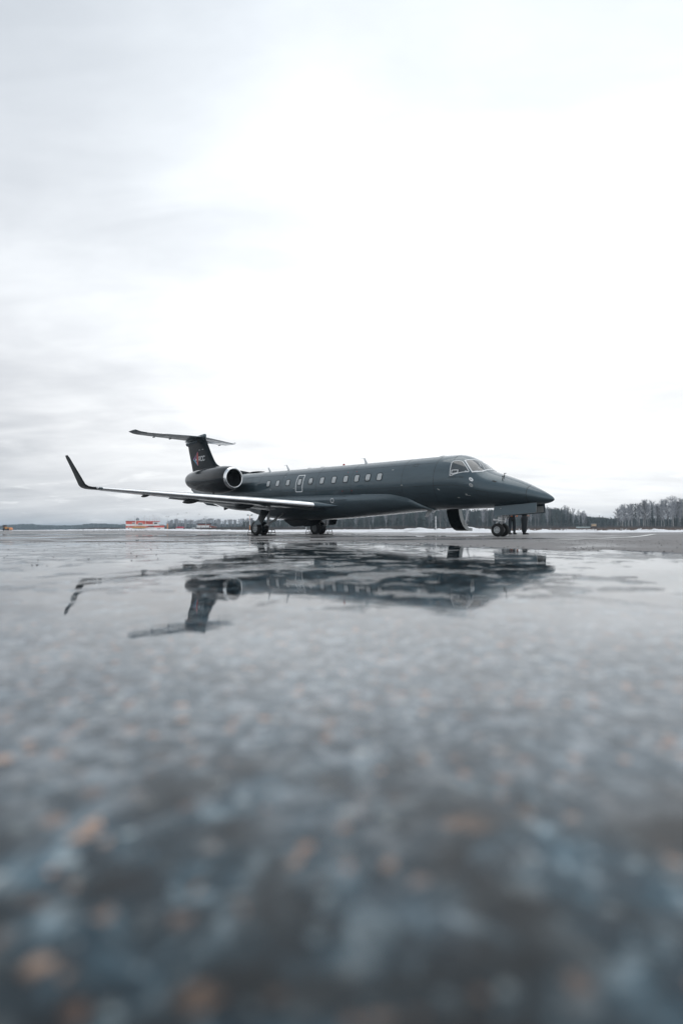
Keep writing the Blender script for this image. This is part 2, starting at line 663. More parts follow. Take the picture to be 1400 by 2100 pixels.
for i in range(90):
    D = rg.uniform(3.2, 12)
    p = rg.uniform(-20, 330) if rg.random() < .8 else rg.uniform(0, 1400)
    x = px(p, D)
    pebble(gb, x, D, apron_z(x, D) + .003, rg.uniform(.003, .008))
for i in range(500):        # gritty strip along the far shore
    x = rg.uniform(-9, 10)
    y = far_shore(x) + abs(rg.gauss(0, .4))
    pebble(gb, x, y, apron_z(x, y), rg.uniform(.005, .012))
for i in range(260):        # coarse grit on the right hand side of the apron
    y = rg.uniform(4.5, 11)
    x = px(rg.uniform(1100, 1420), y)
    pebble(gb, x, y, apron_z(x, y), rg.uniform(.003, .007))
tag(gb.build('grit', M_GRIT), 'dark grit and small stones scattered along the puddle edge', 'grit', kind='stuff')

# ------------------------------------------------------------------ the aircraft
def paint_mat(name, col, rough, coat, streak=.14, spec=.4, metal=0.0):
    m, t, b = new_mat(name)
    co = t.nodes.new('ShaderNodeTexCoord')
    mpn = t.nodes.new('ShaderNodeMapping')
    mpn.inputs['Scale'].default_value = (.35, 1, 1.5)
    ln(t, co, mpn, 3, 0)
    n = noise_n(t, mpn.outputs[0], 2.2, 6, .6)
    n2 = noise_n(t, co.outputs['Object'], 14, 4, .6)
    lo = tuple(c * (1 - streak) for c in col)
    hi = tuple(c * (1 + streak) for c in col)
    t.links.new(ramp(t, n, [(.3, lo), (.7, hi)]), b.inputs['Base Color'])
    t.links.new(maprange(t, n2, .3, .75, rough * .8, rough * 1.35), b.inputs['Roughness'])
    b.inputs['Metallic'].default_value = metal
    b.inputs['Specular IOR Level'].default_value = spec
    b.inputs['Coat Weight'].default_value = coat
    b.inputs['Coat Roughness'].default_value = .05
    b.inputs['Coat IOR'].default_value = 1.5
    # very slight skin waviness
    n3 = noise_n(t, co.outputs['Object'], 1.7, 2, .5)
    bp = t.nodes.new('ShaderNodeBump')
    bp.inputs['Strength'].default_value = .25
    bp.inputs['Distance'].default_value = .02
    t.links.new(n3, bp.inputs['Height'])
    t.links.new(bp.outputs[0], b.inputs['Normal'])
    t.links.new(bp.outputs[0], b.inputs['Coat Normal'])
    return m


M_BODY = paint_mat('slate_grey_paint', (.058, .088, .105), .36, .8, .1, .3, .6)
M_DARK = paint_mat('black_blue_paint', (.004, .009, .012), .30, .05, .15, .10)
M_NAC = paint_mat('glossy_black_blue_paint', (.004, .008, .011), .16, .40, .15, .2)
M_FAIR = paint_mat('fairing_grey_paint', (.068, .100, .118), .40, .75, .1, .3, .6)
M_METAL = mat('polished_metal', (.80, .81, .82), .16, 1.0, var=.05)
M_STEEL = mat('gear_steel', (.42, .43, .44), .35, .8, var=.2, vscale=20)
M_WHITE = mat('white_enamel', (.78, .79, .80), .35, var=.06)
M_OUTL = mat('white_outline_paint', (.80, .82, .83), .4, var=.04)
M_RUB = mat('tyre_rubber', (.014, .015, .016), .75, var=.2, vscale=12, bump=.2)
M_RIM = mat('wheel_grey', (.45, .47, .48), .4, .3, var=.1, vscale=10)
M_RIMD = mat('brake_grey', (.10, .11, .115), .5, .4, var=.2, vscale=14)
M_WGL = mat('cabin_glass', (.10, .12, .13), .08, var=.2, coat=1)
M_SHADE = mat('window_blind', (.42, .45, .46), .18, var=.10, vscale=6, coat=.8)
M_BLK = mat('matt_black', (.012, .013, .014), .6, var=.2)
M_INTK = mat('intake_lining', (.05, .055, .06), .35, .5, var=.2)
M_COCK = mat('cockpit_glass', (.035, .045, .05), .06, var=.3, vscale=4, coat=1)
M_INNER = mat('primer_grey', (.36, .38, .38), .5, var=.15, vscale=6)
M_RED = mat('logo_red', (.55, .06, .045), .35)
M_BLUE = mat('logo_blue', (.06, .36, .60), .35)
M_PURP = mat('logo_purple', (.34, .09, .36), .35)
M_NAVY = mat('logo_navy', (.02, .025, .07), .35)
M_DEC = mat('dark_lettering', (.012, .015, .018), .4)
M_SEAM = mat('seam_sealant', (.018, .026, .030), .5)
M_BEAC = mat('red_beacon', (.35, .02, .02), .2)

TH = 0.78323
jet = empty('business_jet', (7.5257, 18.8737, GZ), -TH)
tag(jet, 'dark grey twin engine business jet parked on the wet apron with its airstair down', 'aircraft')


def P(a, l, z):
    """aircraft coordinates: a metres aft of the nose tip, l metres to the side towards us, z above the apron"""
    return (-a, -l, z)


def Pm(pts):
    return [P(*q) for q in pts]


def interp(T,x):
    if x<=T[0][0]: return T[0][1]
    if x>=T[-1][0]: return T[-1][1]
    for i in range(len(T)-1):
        if x<=T[i+1][0]: break
    x0,y0=T[i];x1,y1=T[i+1];h=x1-x0;t=(x-x0)/h
    m=(y1-y0)/h
    mp=(y0-T[i-1][1])/(x0-T[i-1][0]) if i>0 else m
    mn=(T[i+2][1]-y1)/(T[i+2][0]-x1) if i+2<len(T) else m
    def lim(p,q): return 0 if p*q<=0 else 2*p*q/(p+q)
    d0=lim(mp,m) if i>0 else m; d1=lim(m,mn) if i+2<len(T) else m
    return (2*t**3-3*t*t+1)*y0+(t**3-2*t*t+t)*h*d0+(-2*t**3+3*t*t)*y1+(t**3-t*t)*h*d1
TOP=[(0,1.34),(.03,1.395),(.12,1.475),(.3,1.60),(.59,1.765),(1.06,2.01),(1.63,2.25),(2.19,2.46),(2.4,2.56),(2.85,2.91),(3.22,3.13),(3.6,3.26),(4.2,3.30),(5.8,3.33),(8.3,3.38),(13.4,3.5),(18.9,3.64),(22,3.7),(23.8,3.56),(24.8,3.3)]
BOT=[(0,1.33),(.03,1.285),(.12,1.235),(.35,1.185),(.78,1.16),(1.2,1.14),(1.55,1.12),(2.06,1.10),(3,1.085),(4.6,1.09),(6,1.11),(8,1.14),(17,1.34),(18.3,1.38),(19.6,1.47),(20.7,1.63),(21.4,1.8),(23,2.22),(24,2.5),(24.8,2.8)]
WID=[(0,.02),(.03,.07),(.12,.15),(.3,.28),(.59,.45),(1.06,.68),(1.63,.86),(2.19,.98),(2.85,1.07),(3.6,1.12),(4.5,1.135),(18.5,1.135),(20.5,1.02),(22,.82),(23.5,.45),(24.8,.12)]
def surf(a,phi,off=0):
    zt=interp(TOP,a);zb=interp(BOT,a);w=interp(WID,a)
    zc=(zt+zb)/2;hz=(zt-zb)/2
    c,s=cos(phi),sin(phi)
    if off:
        # normal approx by finite differences
        e=1e-3
        p=surf(a,phi);pa=surf(a+e,phi);pf=surf(a,phi+e)
        u=[pa[i]-p[i] for i in range(3)];v=[pf[i]-p[i] for i in range(3)]
        n=[u[1]*v[2]-u[2]*v[1],u[2]*v[0]-u[0]*v[2],u[0]*v[1]-u[1]*v[0]]
        L=sqrt(sum(q*q for q in n)) or 1
        return tuple(p[i]-off*n[i]/L for i in range(3))
    return (a,w*c,zc+hz*s)   # (a, l, z)


# fuselage: fine stations at the nose
st = [0, .01, .03, .06, .1, .16, .24, .35, .5, .7, .9, 1.15, 1.4, 1.7, 2.0, 2.2, 2.35, 2.5, 2.65, 2.8, 2.95, 3.1, 3.25, 3.4, 3.6, 3.8, 4.1]
st += [4.5 + .7 * i for i in range(20)] + [18.2 + .45 * i for i in range(15)] + [24.65, 24.8]
NP = 64
rings = [[P(*surf(a, 2 * pi * i / NP)) for i in range(NP)] for a in st]
v, f = loft(rings)
fus = mesh_obj('fuselage', v, f, M_BODY, jet, smooth=50)


def patch(name, outline, m, off, parent=jet, rings_n=4, side=1, hole=None):
    """panel lying on the fuselage skin: outline of (a, phi); hole = inner outline for a frame"""
    n = len(outline)
    vs, fs = [], []

    def pt(a, ph, o):
        if a < 4.2:
            ph -= .05 * cos(ph)
        q = surf(a, ph, o)
        return P(q[0], q[1] * side, q[2])
    if hole is None:
        ca = sum(p[0] for p in outline) / n
        cp = sum(p[1] for p in outline) / n
        for k in range(rings_n):
            s = 1 - k / rings_n
            for (a, ph) in outline:
                vs.append(pt(ca + (a - ca) * s, cp + (ph - cp) * s, off))
        vs.append(pt(ca, cp, off))
        for k in range(rings_n - 1):
            for i in range(n):
                j = (i + 1) % n
                fs.append((k * n + i, k * n + j, (k + 1) * n + j, (k + 1) * n + i))
        c = len(vs) - 1
        for i in range(n):
            fs.append(((rings_n - 1) * n + i, (rings_n - 1) * n + (i + 1) % n, c))
        b = len(vs)
        for (a, ph) in outline:
            vs.append(pt(a, ph, off - .008))
        for i in range(n):
            fs.append((i, (i + 1) % n, b + (i + 1) % n, b + i))
    else:
        for (o_, ol) in ((off - .008, outline), (off, outline), (off, hole), (off - .012, hole)):
            for (a, ph) in ol:
                vs.append(pt(a, ph, o_))
        for k in range(3):
            for i in range(n):
                j = (i + 1) % n
                fs.append((k * n + i, k * n + j, (k + 1) * n + j, (k + 1) * n + i))
    return mesh_obj(name, vs, fs, m, parent, smooth=60)


def densify(poly, n=6):
    out = []
    for i, p in enumerate(poly):
        q = poly[(i + 1) % len(poly)]
        for k in range(n):
            out.append((p[0] + (q[0] - p[0]) * k / n, p[1] + (q[1] - p[1]) * k / n))
    return out


def rounded(ca, cp, wa, wp, k=.55, n=24, skew=0.0):
    """super-elliptic outline in (a, phi)"""
    out = []
    for i in range(n):
        t = 2 * pi * i / n
        x = math.copysign(abs(cos(t)) ** k, cos(t)) * wa
        y = math.copysign(abs(sin(t)) ** k, sin(t)) * wp
        out.append((ca + x + skew * y, cp + y))
    return out


def inset(poly, d, kphi=1.13):
    """shrink an outline by d metres (phi scaled by radius), outline counter- or clockwise"""
    n = len(poly)
    pts = [(p[0], p[1] * kphi) for p in poly]
    area = sum(pts[i][0] * pts[(i + 1) % n][1] - pts[(i + 1) % n][0] * pts[i][1] for i in range(n))
    s = 1 if area > 0 else -1
    out = []
    for i in range(n):
        a, b, c = pts[i - 1], pts[i], pts[(i + 1) % n]
        d1 = Vector((b[0] - a[0], b[1] - a[1])).normalized()
        d2 = Vector((c[0] - b[0], c[1] - b[1])).normalized()
        n1 = Vector((-d1.y, d1.x)) * s
        n2 = Vector((-d2.y, d2.x)) * s
        nn = (n1 + n2).normalized()
        k = d / max(.45, nn.dot(n1))
        out.append((b[0] + nn.x * k, (b[1] + nn.y * k) / kphi))
    return out


# cabin windows, both sides
WIN = [7.206, 7.884, 8.559, 9.261, 10.036, 10.861, 11.685, 12.513, 13.442, 14.291, 15.098]
BLIND = [.90, .62, .90, .80, .90, .90, .45, .90, .72, .90, .86]
for side in (1, -1):
    for a in WIN:
        o = rounded(a, .30, .140, .150, .62)
        w = patch('cabin_window', o, M_WGL, .006, side=side)
        lo_ = .30 - .150 * BLIND[WIN.index(a)]
        bo = [(max(a - .125, min(a + .125, p[0])), max(lo_, min(.30 + .138, p[1]))) for p in o]
        patch('window_blind', bo, M_SHADE, .009, parent=w, side=side)
        patch('window_frame', rounded(a, .30, .163, .172, .62), M_DARK, .012, parent=w, side=side, hole=o)
    # emergency exit with its painted outline
    if side == 1:
        do = densify([(12.255, -.165), (12.255, .655), (12.775, .665), (12.775, -.155)], 8)
        cx_ = [(12.24, -.10), (12.24, .61), (12.265, .645), (12.30, .66), (12.74, .665), (12.77, .65), (12.79, .61), (12.79, -.10), (12.77, -.145), (12.735, -.165), (12.30, -.17), (12.262, -.145)]
        cx_ = densify(cx_, 4)
        patch('exit_outline', cx_, M_OUTL, .0045, side=side, hole=inset(cx_, .042))

# oval by the last window: the engine's reflection painted as a paler patch
patch('engine_reflection', rounded(15.75, .06, .62, .17, .95, 32), M_FAIR, .003)

# wing-root fairing: a shell bulging from the lower fuselage
FB = [(4.9, 1.09), (5.3, 1.08), (6.0, 1.04), (6.9, .985), (8.76, .885), (10.87, .79), (12.5, .75), (14.3, .79), (15.8, .92), (16.8, 1.10), (17.7, 1.345)]
FW = [(4.9, .1), (5.3, .4), (6.0, .85), (6.9, 1.09), (8.2, 1.19), (10, 1.25), (14, 1.27), (15.8, 1.15), (16.8, .85), (17.7, .3)]
FE = [(4.9, -1.4), (5.3, -.95), (5.8, -.60), (6.87, -.40), (8.07, -.365), (10, -.352), (12, -.345), (14.5, -.345), (16, -.42), (17, -.6), (17.7, -.95)]
rings = []
fst = [4.92 + (17.68 - 4.92) * i / 60 for i in range(61)]
for a in fst:
    e = interp(FE, a)
    q0 = surf(a, e, -.02)
    q1 = surf(a, e, .016)
    zb_, w_ = interp(FB, a), max(interp(FW, a), q1[1] * 1.0)
    half = [q0, q1]
    dz = q1[2] - .05 - zb_
    zt_ = q1[2] - .05
    w_ = max(q1[1] + .012, w_) if 6.4 < a < 16.3 else q1[1]
    for k in range(1, 15):
        t = (k / 14) * pi / 2
        half.append((a, w_ * cos(t) ** .62, zt_ - dz * sin(t) ** .8))
    ring = [P(*q) for q in half] + [P(q[0], -q[1], q[2]) for q in reversed(half[:-1])]
    rings.append(ring)
v, f = loft(rings, close=False, cap=False)
mesh_obj('belly_fairing', v, f, M_FAIR, jet, smooth=40)


def naca(x, th=.12):
    x = min(1, max(0, x))
    return 5 * th * (.2969 * sqrt(x) - .126 * x - .3516 * x * x + .2843 * x ** 3 - .1036 * x ** 4)


def section(le, c, th, nrm, camber=.015, x0=0.0, x1=1.0, n=18, grow=0.0, aft=Vector((1, 0, 0))):
    """aerofoil ring in (a,l,z): le leading edge, c chord, nrm thickness direction"""
    le, nrm = Vector(le), Vector(nrm).normalized()
    xs_ = [x0 + (x1 - x0) * (1 - cos(pi * i / n)) / 2 for i in range(n + 1)]
    up = [(x, naca(x, th) * c + grow + camber * c * 4 * x * (1 - x)) for x in xs_]
    dn = [(x, -naca(x, th) * c - grow + camber * c * 4 * x * (1 - x)) for x in xs_]
    pts = list(reversed(up)) + dn[1:-1 if x1 >= 1 else None]
    return [tuple(le + aft * (x * c - (grow if x < .001 else 0)) + nrm * y) for x, y in pts]


def lofted(name, sts, m, side=1, smooth=45, parent=jet, **kw):
    rr = []
    for (le, c, th, nrm) in sts:
        rr.append([P(q[0], q[1] * side, q[2]) for q in section(le, c, th, nrm, **kw)])
    v, f = loft(rr)
    return mesh_obj(name, v, f, m, parent, smooth=smooth)


def wing_le(l):
    return (10.33 + (l - 1.0) * .6217, l, 1.375 + (l - 1.0) * .0845)


def wing_c(l):
    return 4.3 + (l - 1) / 2.3 * (3.15 - 4.3) if l < 3.3 else 3.15 + (l - 3.3) / 6.4 * (1.12 - 3.15)


WTH = lambda l: .120 + max(0, l - 3) * .001
WL = [1.0, 1.6, 2.4, 3.3, 5, 7, 8.5, 9.7]
for side in (1, -1):
    sts = [(wing_le(l), wing_c(l), WTH(l), (0, 0, 1)) for l in WL]
    wing = lofted('wing', sts, M_DARK if False else M_BODY, side, camber=.02)
    lst = [(wing_le(l), wing_c(l), WTH(l), (0, 0, 1)) for l in [1.68, 2.4, 3.3, 5, 7, 8.5, 9.58]]
    # polished de-icing strip along the leading edge
    rr = []
    for (le, c, th, nrm) in lst:
        xs1 = .17 / c
        rr.append([P(q[0], q[1] * side, q[2]) for q in section(le, c, th, nrm, camber=.02, x0=0, x1=xs1, n=10, grow=.004)])
    v, f = loft(rr)
    mesh_obj('leading_edge', v, f, M_METAL, wing, smooth=45)
    # root glove: dark fillet ahead of the strip
    rr = []
    for (a0, l0, z0, c, th) in ((9.5, 1.12, 1.37, 4.9, .02), (9.95, 1.28, 1.39, 4.7, .06), (10.40, 1.45, 1.412, 4.35, .105), (10.74, 1.66, 1.431, 3.98, .121)):
        rr.append([P(q[0], q[1] * side, q[2]) for q in section((a0, l0, z0), c, th, (0, 0, 1), camber=.02)])
    v, f = loft(rr)
    mesh_obj('root_fillet', v, f, M_FAIR, jet, smooth=45)
    # winglet
    le0 = wing_le(9.7)
    wst = [(le0, 1.12, .11, (0, 0, 1)), ((15.9, 9.9, 2.135), 1.03, .10, (0, -.35, 1)), ((16.03, 10.05, 2.19), .92, .095, (0, -1, 1)),
           ((16.17, 10.14, 2.29), .80, .09, (0, -1, .45)), ((16.55, 10.32, 2.85), .60, .085, (0, -1, .3)), ((16.90, 10.55, 3.47), .43, .08, (0, -1, .28)),
           ((17.06, 10.585, 3.60), .30, .07, (0, -1, .28))]
    lofted('winglet', wst, M_DARK, side)
    nb = MB()
    nb.lathe(P(15.84, 9.74 * side, 2.13), P(1, .0, 0), [(-.12, .0), (-.10, .03), (-.02, .055), (.12, .055)], 12)
    nb.build('navigation_light', M_WHITE, wing, 50)
    # flaps, slightly drooped, two per wing, and the aileron
    for nm, l0, l1, ang in (('flap', 1.35, 3.2, 7), ('flap', 3.26, 6.4, 7), ('aileron', 6.46, 9.3, 0)):
        rr = []
        for l in (l0, l1):
            le = wing_le(l)
            c = wing_c(l)
            d = radians(ang)
            cf = .24 * c
            rr.append([P(q[0], q[1] * side, q[2]) for q in section((le[0] + c * .83, l, le[2] + .005 * c), cf, .12, (sin(d), 0, cos(d)), camber=.0, aft=Vector((cos(d), 0, -sin(d))))])
        v, f = loft(rr)
        mesh_obj(nm, v, f, M_BODY, wing, smooth=45)
    # flap-track fairings
    for (l, s_) in ((3.2, 1.0), (5.6, .9), (7.6, .5)):
        le, c = wing_le(l), wing_c(l)
        cx0 = le[0] + c * .55
        L_ = 1.75 * s_
        rr = []
        for k in range(11):
            u = k / 10
            r = .13 * s_ * sin(pi * min(1, u * .97 + .03)) ** .6 + .002
            zc_ = le[2] - .10 * s_ - .03 * u
            rr.append([P(cx0 + L_ * u, (l + r * .55 * cos(t)) * side, zc_ + r * sin(t)) for t in [2 * pi * i / 14 for i in range(14)]])
        v, f = loft(rr)
        mesh_obj('flap_track_fairing', v, f, M_DARK, wing, smooth=45)
    # static dischargers / vortex fences seen as pale ticks below the leading edge
    for l in (5.6, 6.3, 7.0, 7.6):
        le = wing_le(l)
        fb = MB()
        fb.box(P(le[0] + .45, l * side, le[2] - .085), (.10, .012, .05))
        fb.build('inspection_tab', M_WHITE, wing)

# vertical fin with dorsal fillet
FLE = [(3.50, 17.2), (3.68, 18.2), (3.89, 19.3), (4.08, 20.5), (4.31, 21.5), (4.59, 22.05), (5.11, 22.5), (5.96, 23.08), (6.55, 23.45)]
FTE = [(3.50, 24.8), (4.2, 24.95), (6.07, 25.61), (6.55, 25.72)]


def fin_l(a, z):
    le, te = interp(FLE, z), interp(FTE, z)
    return naca((a - le) / (te - le), .30 / (te - le)) * (te - le)


zs = [3.5, 3.68, 3.8, 3.89, 4.0, 4.08, 4.2, 4.31, 4.45, 4.59, 4.8, 5.11, 5.5, 5.96, 6.3, 6.55]
rr = []
for z in zs:
    le, te = interp(FLE, z), interp(FTE, z)
    rr.append([P(*q) for q in section((le, 0, z), te - le, .30 / (te - le), (0, 1, 0), camber=0, n=20)])
v, f = loft(rr)
fin = mesh_obj('tail_fin', v, f, M_DARK, jet, smooth=45)
# rudder hinge gap
for (z0, z1) in ((4.25, 6.0),):
    for side in (1, -1):
        pts = []
        for k in range(7):
            z = z0 + (z1 - z0) * k / 6
            a = interp(FTE, z) - .78
            pts.append((P(a, (fin_l(a, z) + .004) * side, z), P(a + .035, (fin_l(a + .035, z) + .004) * side, z)))
        vs = [q for p in pts for q in p]
        mesh_obj('rudder_gap', vs, [(2 * i, 2 * i + 1, 2 * i + 3, 2 * i + 2) for i in range(6)], M_BLK, fin)

# tailplane
for side in (1, -1):
    sts = [((23.62, .05, 6.47), 2.15, .085, (0, 0, 1)), ((24.9, 3.38, 6.54), 1.25, .07, (0, 0, 1)),
           ((25.15, 3.60, 6.61), 1.2, .05, (0, -.4, 1)), ((25.45, 3.80, 6.74), 1.1, .03, (0, -.4, 1))]
    tp = lofted('tailplane', sts, M_BODY, side)
    rr = []
    for (le, c, th, nrm) in (((23.74, .32, 6.476), 2.10, .086, (0, 0, 1)), ((24.87, 3.3, 6.538), 1.27, .072, (0, 0, 1))):
        rr.append([P(q[0], q[1] * side, q[2]) for q in section(le, c, th, nrm, x0=0, x1=.075, n=8, grow=.004)])
    v, f = loft(rr)
    mesh_obj('leading_edge', v, f, M_METAL, tp, smooth=45)
    for l in (1.4, 2.5):
        hb = MB()
        hb.box(P(25.35 + l * .1, l * side, 6.41), (.30, .03, .06))
        hb.build('elevator_hinge', M_DARK, tp)
# bullet fairing on top of the fin
rr = []
for (a, w_, h_, zc_) in ((23.30, .04, .10, 6.50), (23.36, .09, .15, 6.51), (23.55, .12, .17, 6.50), (24.1, .13, .16, 6.49), (24.9, .13, .13, 6.46), (25.6, .09, .10, 6.43), (26.0, .03, .04, 6.42)):
    rr.append([P(a, w_ * cos(t), zc_ + h_ * sin(t)) for t in [2 * pi * i / 20 for i in range(20)]])
v, f = loft(rr)
mesh_obj('bullet_fairing', v, f, M_BODY, jet, smooth=50)
rr = []
for (a, w_, z0, z1) in ((23.95, .10, 6.22, 6.4), (24.3, .21, 6.10, 6.4), (25.0, .23, 6.08, 6.4), (25.65, .16, 6.04, 6.35)):
    rr.append([P(a, w_ * cos(t), (z0 + z1) / 2 + (z1 - z0) / 2 * sin(t)) for t in [2 * pi * i / 16 for i in range(16)]])
v, f = loft(rr)
mesh_obj('fin_collar', v, f, M_BODY, jet, smooth=50)


# tail markings
def fin_poly(name, pts, m, off=.006, parent=fin, side=1):
    n = len(pts)
    vs = [P(a, (fin_l(a, z) + off) * side, z) for a, z in pts]
    return mesh_obj(name, vs, [tuple(range(n))], m, parent, recalc=False)


def lp(x, y):                       # from the marking's own grid: 0..1 across (aft to fore), 0..1 up
    return (24.80 - x * .75, 4.56 + y * .95)


for side in (1, -1):
    fin_poly('logo_triangle', [lp(.10, .52), lp(.78, .93), lp(.78, .10)], M_NAVY, .005, side=side)
    fin_poly('logo_stripe', [lp(-.03, .53), lp(.98, 1.02), lp(.98, .88), lp(.20, .52)], M_PURP, .007, side=side)
    fin_poly('logo_stripe', [lp(-.03, .53), lp(.20, .50), lp(.76, .24), lp(.98, -.02)], M_BLUE, .007, side=side)
    fin_poly('logo_stripe', [lp(.98, 1.0), lp(.98, 0), lp(.72, .18), lp(.72, .50), lp(.78, .86)], M_RED, .009, side=side)
    fin_poly('logo_arrow', [lp(.50, .58), lp(.50, .36), lp(.74, .47)], M_OUTL, .011, side=side)

    def stroke(polys, name='letter'):
        vs, fs = [], []
        for (x0, y0, x1, y1) in polys:
            d = Vector((x1 - x0, y1 - y0))
            nn = Vector((-d.y, d.x)).normalized() * .025
            e = d.normalized() * .012
            q = [(x0 - e.x + nn.x, y0 - e.y + nn.y), (x1 + e.x + nn.x, y1 + e.y + nn.y), (x1 + e.x - nn.x, y1 + e.y - nn.y), (x0 - e.x - nn.x, y0 - e.y - nn.y)]
            b_ = len(vs)
            vs += [P(a, (fin_l(a, z) + .008) * side, z) for a, z in q]
            fs.append((b_, b_ + 1, b_ + 2, b_ + 3))
        mesh_obj(name, vs, fs, M_OUTL, fin, recalc=False)
    H_, B_, w_ = 5.155, 4.875, .21

    def T(x, y, a0):                # x forward, y up within a letter
        return (a0 - x * w_, B_ + y * (H_ - B_))

    def S(a0, segs):
        out = []
        for (x0, y0, x1, y1) in segs:
            p, q = T(x0, y0, a0), T(x1, y1, a0)
            out.append((p[0], p[1], q[0], q[1]))
        return out
    stroke(S(23.96, [(0, 0, 0, 1), (0, 1, .7, 1), (.7, 1, 1, .8), (1, .8, 1, .6), (1, .6, .8, .45), (.8, .45, 0, .45), (.45, .45, 1, 0)]))
    for a0 in (23.68, 23.40):
        stroke(S(a0, [(1, .8, .8, 1), (.8, 1, .2, 1), (.2, 1, 0, .8), (0, .8, 0, .2), (0, .2, .2, 0), (.2, 0, .8, 0), (.8, 0, 1, .2)]))
    fin_poly('fin_mark', [(23.95, 5.62), (23.95, 5.60), (23.35, 5.60), (23.35, 5.62)], M_OUTL, .006, side=side)


# engines
NAX = [(16.87, 3.13), (18.2, 3.10), (20.4, 3.20), (21.4, 3.27), (22.2, 3.36)]
NR = [(0, .515), (.012, .548), (.05, .582), (.13, .625), (.35, .69), (.8, .755), (1.3, .785), (1.9, .78), (2.6, .745), (3.3, .69), (3.8, .62), (4.25, .54), (4.55, .46), (4.75, .37)]


def nring(s, r, side, n=40, lc=2.05):
    a = 16.87 + s
    return [P(a, (lc + r * cos(t)) * side, interp(NAX, a) + r * sin(t)) for t in [2 * pi * i / n for i in range(n)]]


for side in (1, -1):
    rr = [nring(s, interp(NR, s), side) for s in [.13, .2, .35, .55, .8, 1.05, 1.3, 1.6, 1.9, 2.25, 2.6, 2.95, 3.3, 3.6, 3.9, 4.15, 4.35, 4.55, 4.66, 4.75]]
    rr += [nring(4.73, .35, side), nring(4.4, .33, side)]
    v, f = loft(rr, cap=False)
    nac = mesh_obj('engine_nacelle', v, f, M_NAC, jet, smooth=45)
    rr = [nring(s, r, side) for s, r in [(.135, .627), (.05, .586), (.012, .552), (-.004, .53), (.0, .508), (.03, .488), (.10, .470), (.2, .462)]]
    v, f = loft(rr, cap=False)
    mesh_obj('intake_lip', v, f, M_METAL, nac, smooth=60)
    rr = [nring(s, r, side) for s, r in [(.2, .462), (.5, .475), (.85, .49), (.86, .1), (.86, .001)]]
    v, f = loft(rr, cap=False)
    mesh_obj('intake_duct', v, f, M_INTK, nac, smooth=60)
    zc_ = interp(NAX, 17.8)
    for k in range(20):
        t = 2 * pi * k / 20
        u = Vector((0, cos(t), sin(t)))
        w2 = Vector((0, -sin(t), cos(t)))
        c0 = Vector((16.87 + .74, 2.05, zc_))
        q = [c0 + u * .15 - w2 * .02 + Vector((.0, 0, 0)), c0 + u * .15 + w2 * .02 + Vector((.08, 0, 0)), c0 + u * .47 + w2 * .075 + Vector((.06, 0, 0)), c0 + u * .47 - w2 * .05]
        mesh_obj('fan_blade', [P(p.x, p.y * side, p.z) for p in q], [(0, 1, 2, 3)], M_INTK, nac, recalc=False)
    sb = MB()
    sb.lathe(P(17.32, 2.05 * side, zc_), P(1, 0, 0), [(0, .001), (.04, .05), (.14, .10), (.3, .16)], 20)
    sb.build('spinner', M_BLK, nac, 50)
    # pylon
    rr = []
    for l in (.85, 1.2, 1.55):
        rr.append([P(q[0], q[1] * side, q[2]) for q in section((18.0, l, 3.08), 3.3, .085, (0, 0, 1), camber=0)])
    v, f = loft(rr)
    mesh_obj('engine_pylon', v, f, M_DARK, jet, smooth=45)
    sc_ = MB()
    sc_.box(P(20.6, 1.95 * side, 3.93), (.35, .22, .10))
    sc_.build('nacelle_dark_reflection', M_BLK, nac)  # black box standing in for a dark reflection on the nacelle top
    sc_ = MB()
    sc_.box(P(18.6, 2.3 * side, 2.34), (.10, .03, .08))
    sc_.build('drain_mast', M_BLK, nac)

# ventral strakes and small keel aerial
for side in (1, -1):
    sb = MB()
    sb.prism([P(20.9, .5 * side, 1.72), P(22.9, .5 * side, 2.24), P(22.3, .92 * side, 2.1), P(21.6, .92 * side, 1.82)], (0, 0, .025))
    sb.build('ventral_strake', M_FAIR, jet)
kb = MB()
kb.prism([P(20.45, 0, 1.62), P(21.15, 0, 1.80), P(21.08, 0, 1.50)], (0, .02, 0))
kb.build('keel_aerial', M_DARK, jet)
tb = MB()
tb.lathe(P(24.86, 0, 3.05), P(1, 0, 0), [(-.6, .20), (.0, .17), (.02, .001)], 20)
tb.build('tail_cone_exhaust', M_FAIR, jet, 40)

# spine aerials, beacon and bumps
for (a, z, h, dx) in ((16.33, 3.60, .23, .12), (14.65, 3.54, .29, .16), (8.92, 3.38, .28, .10)):
    ab = MB()
    ab.prism([P(a - .08, -.008, z - .02), P(a + .10, -.008, z - .02), P(a + .10 + dx, -.008, z + h), P(a + .01 + dx, -.008, z + h)], (0, -.018, 0))
    if h > .25:
        ab.box(P(a + dx + .16, 0, z + h), (.24, .012, .015))
    ab.build('blade_aerial', M_OUTL, jet)
bb = MB()
bb.lathe(P(10.44, 0, 3.42), (0, 0, 1), [(0, .06), (.04, .06), (.085, .04), (.10, .001)], 14)
bb.build('beacon_light', M_BEAC, jet, 50)
for a in (4.62, 11.9, 12.9, 17.3):
    bb = MB()
    zt_ = interp(TOP, a)
    bb.lathe(P(a, 0, zt_ - .01), (0, 0, 1), [(0, .17), (.02, .15), (.032, .08), (.034, .001)], 16)
    bb.build('satcom_bump', M_INNER, jet, 50)
db = MB()
rr = []
for k in range(9):
    u = k / 8
    r = .22 * sin(pi * (u * .94 + .03)) ** .6
    rr.append([P(16.9 + 1.5 * u, r * cos(t), 3.62 + .07 * r / .22 * sin(t) + .04 * u) for t in [2 * pi * i / 14 for i in range(14)]])
v, f = loft(rr)
mesh_obj('dorsal_antenna_fairing', v, f, M_DARK, jet, smooth=45)

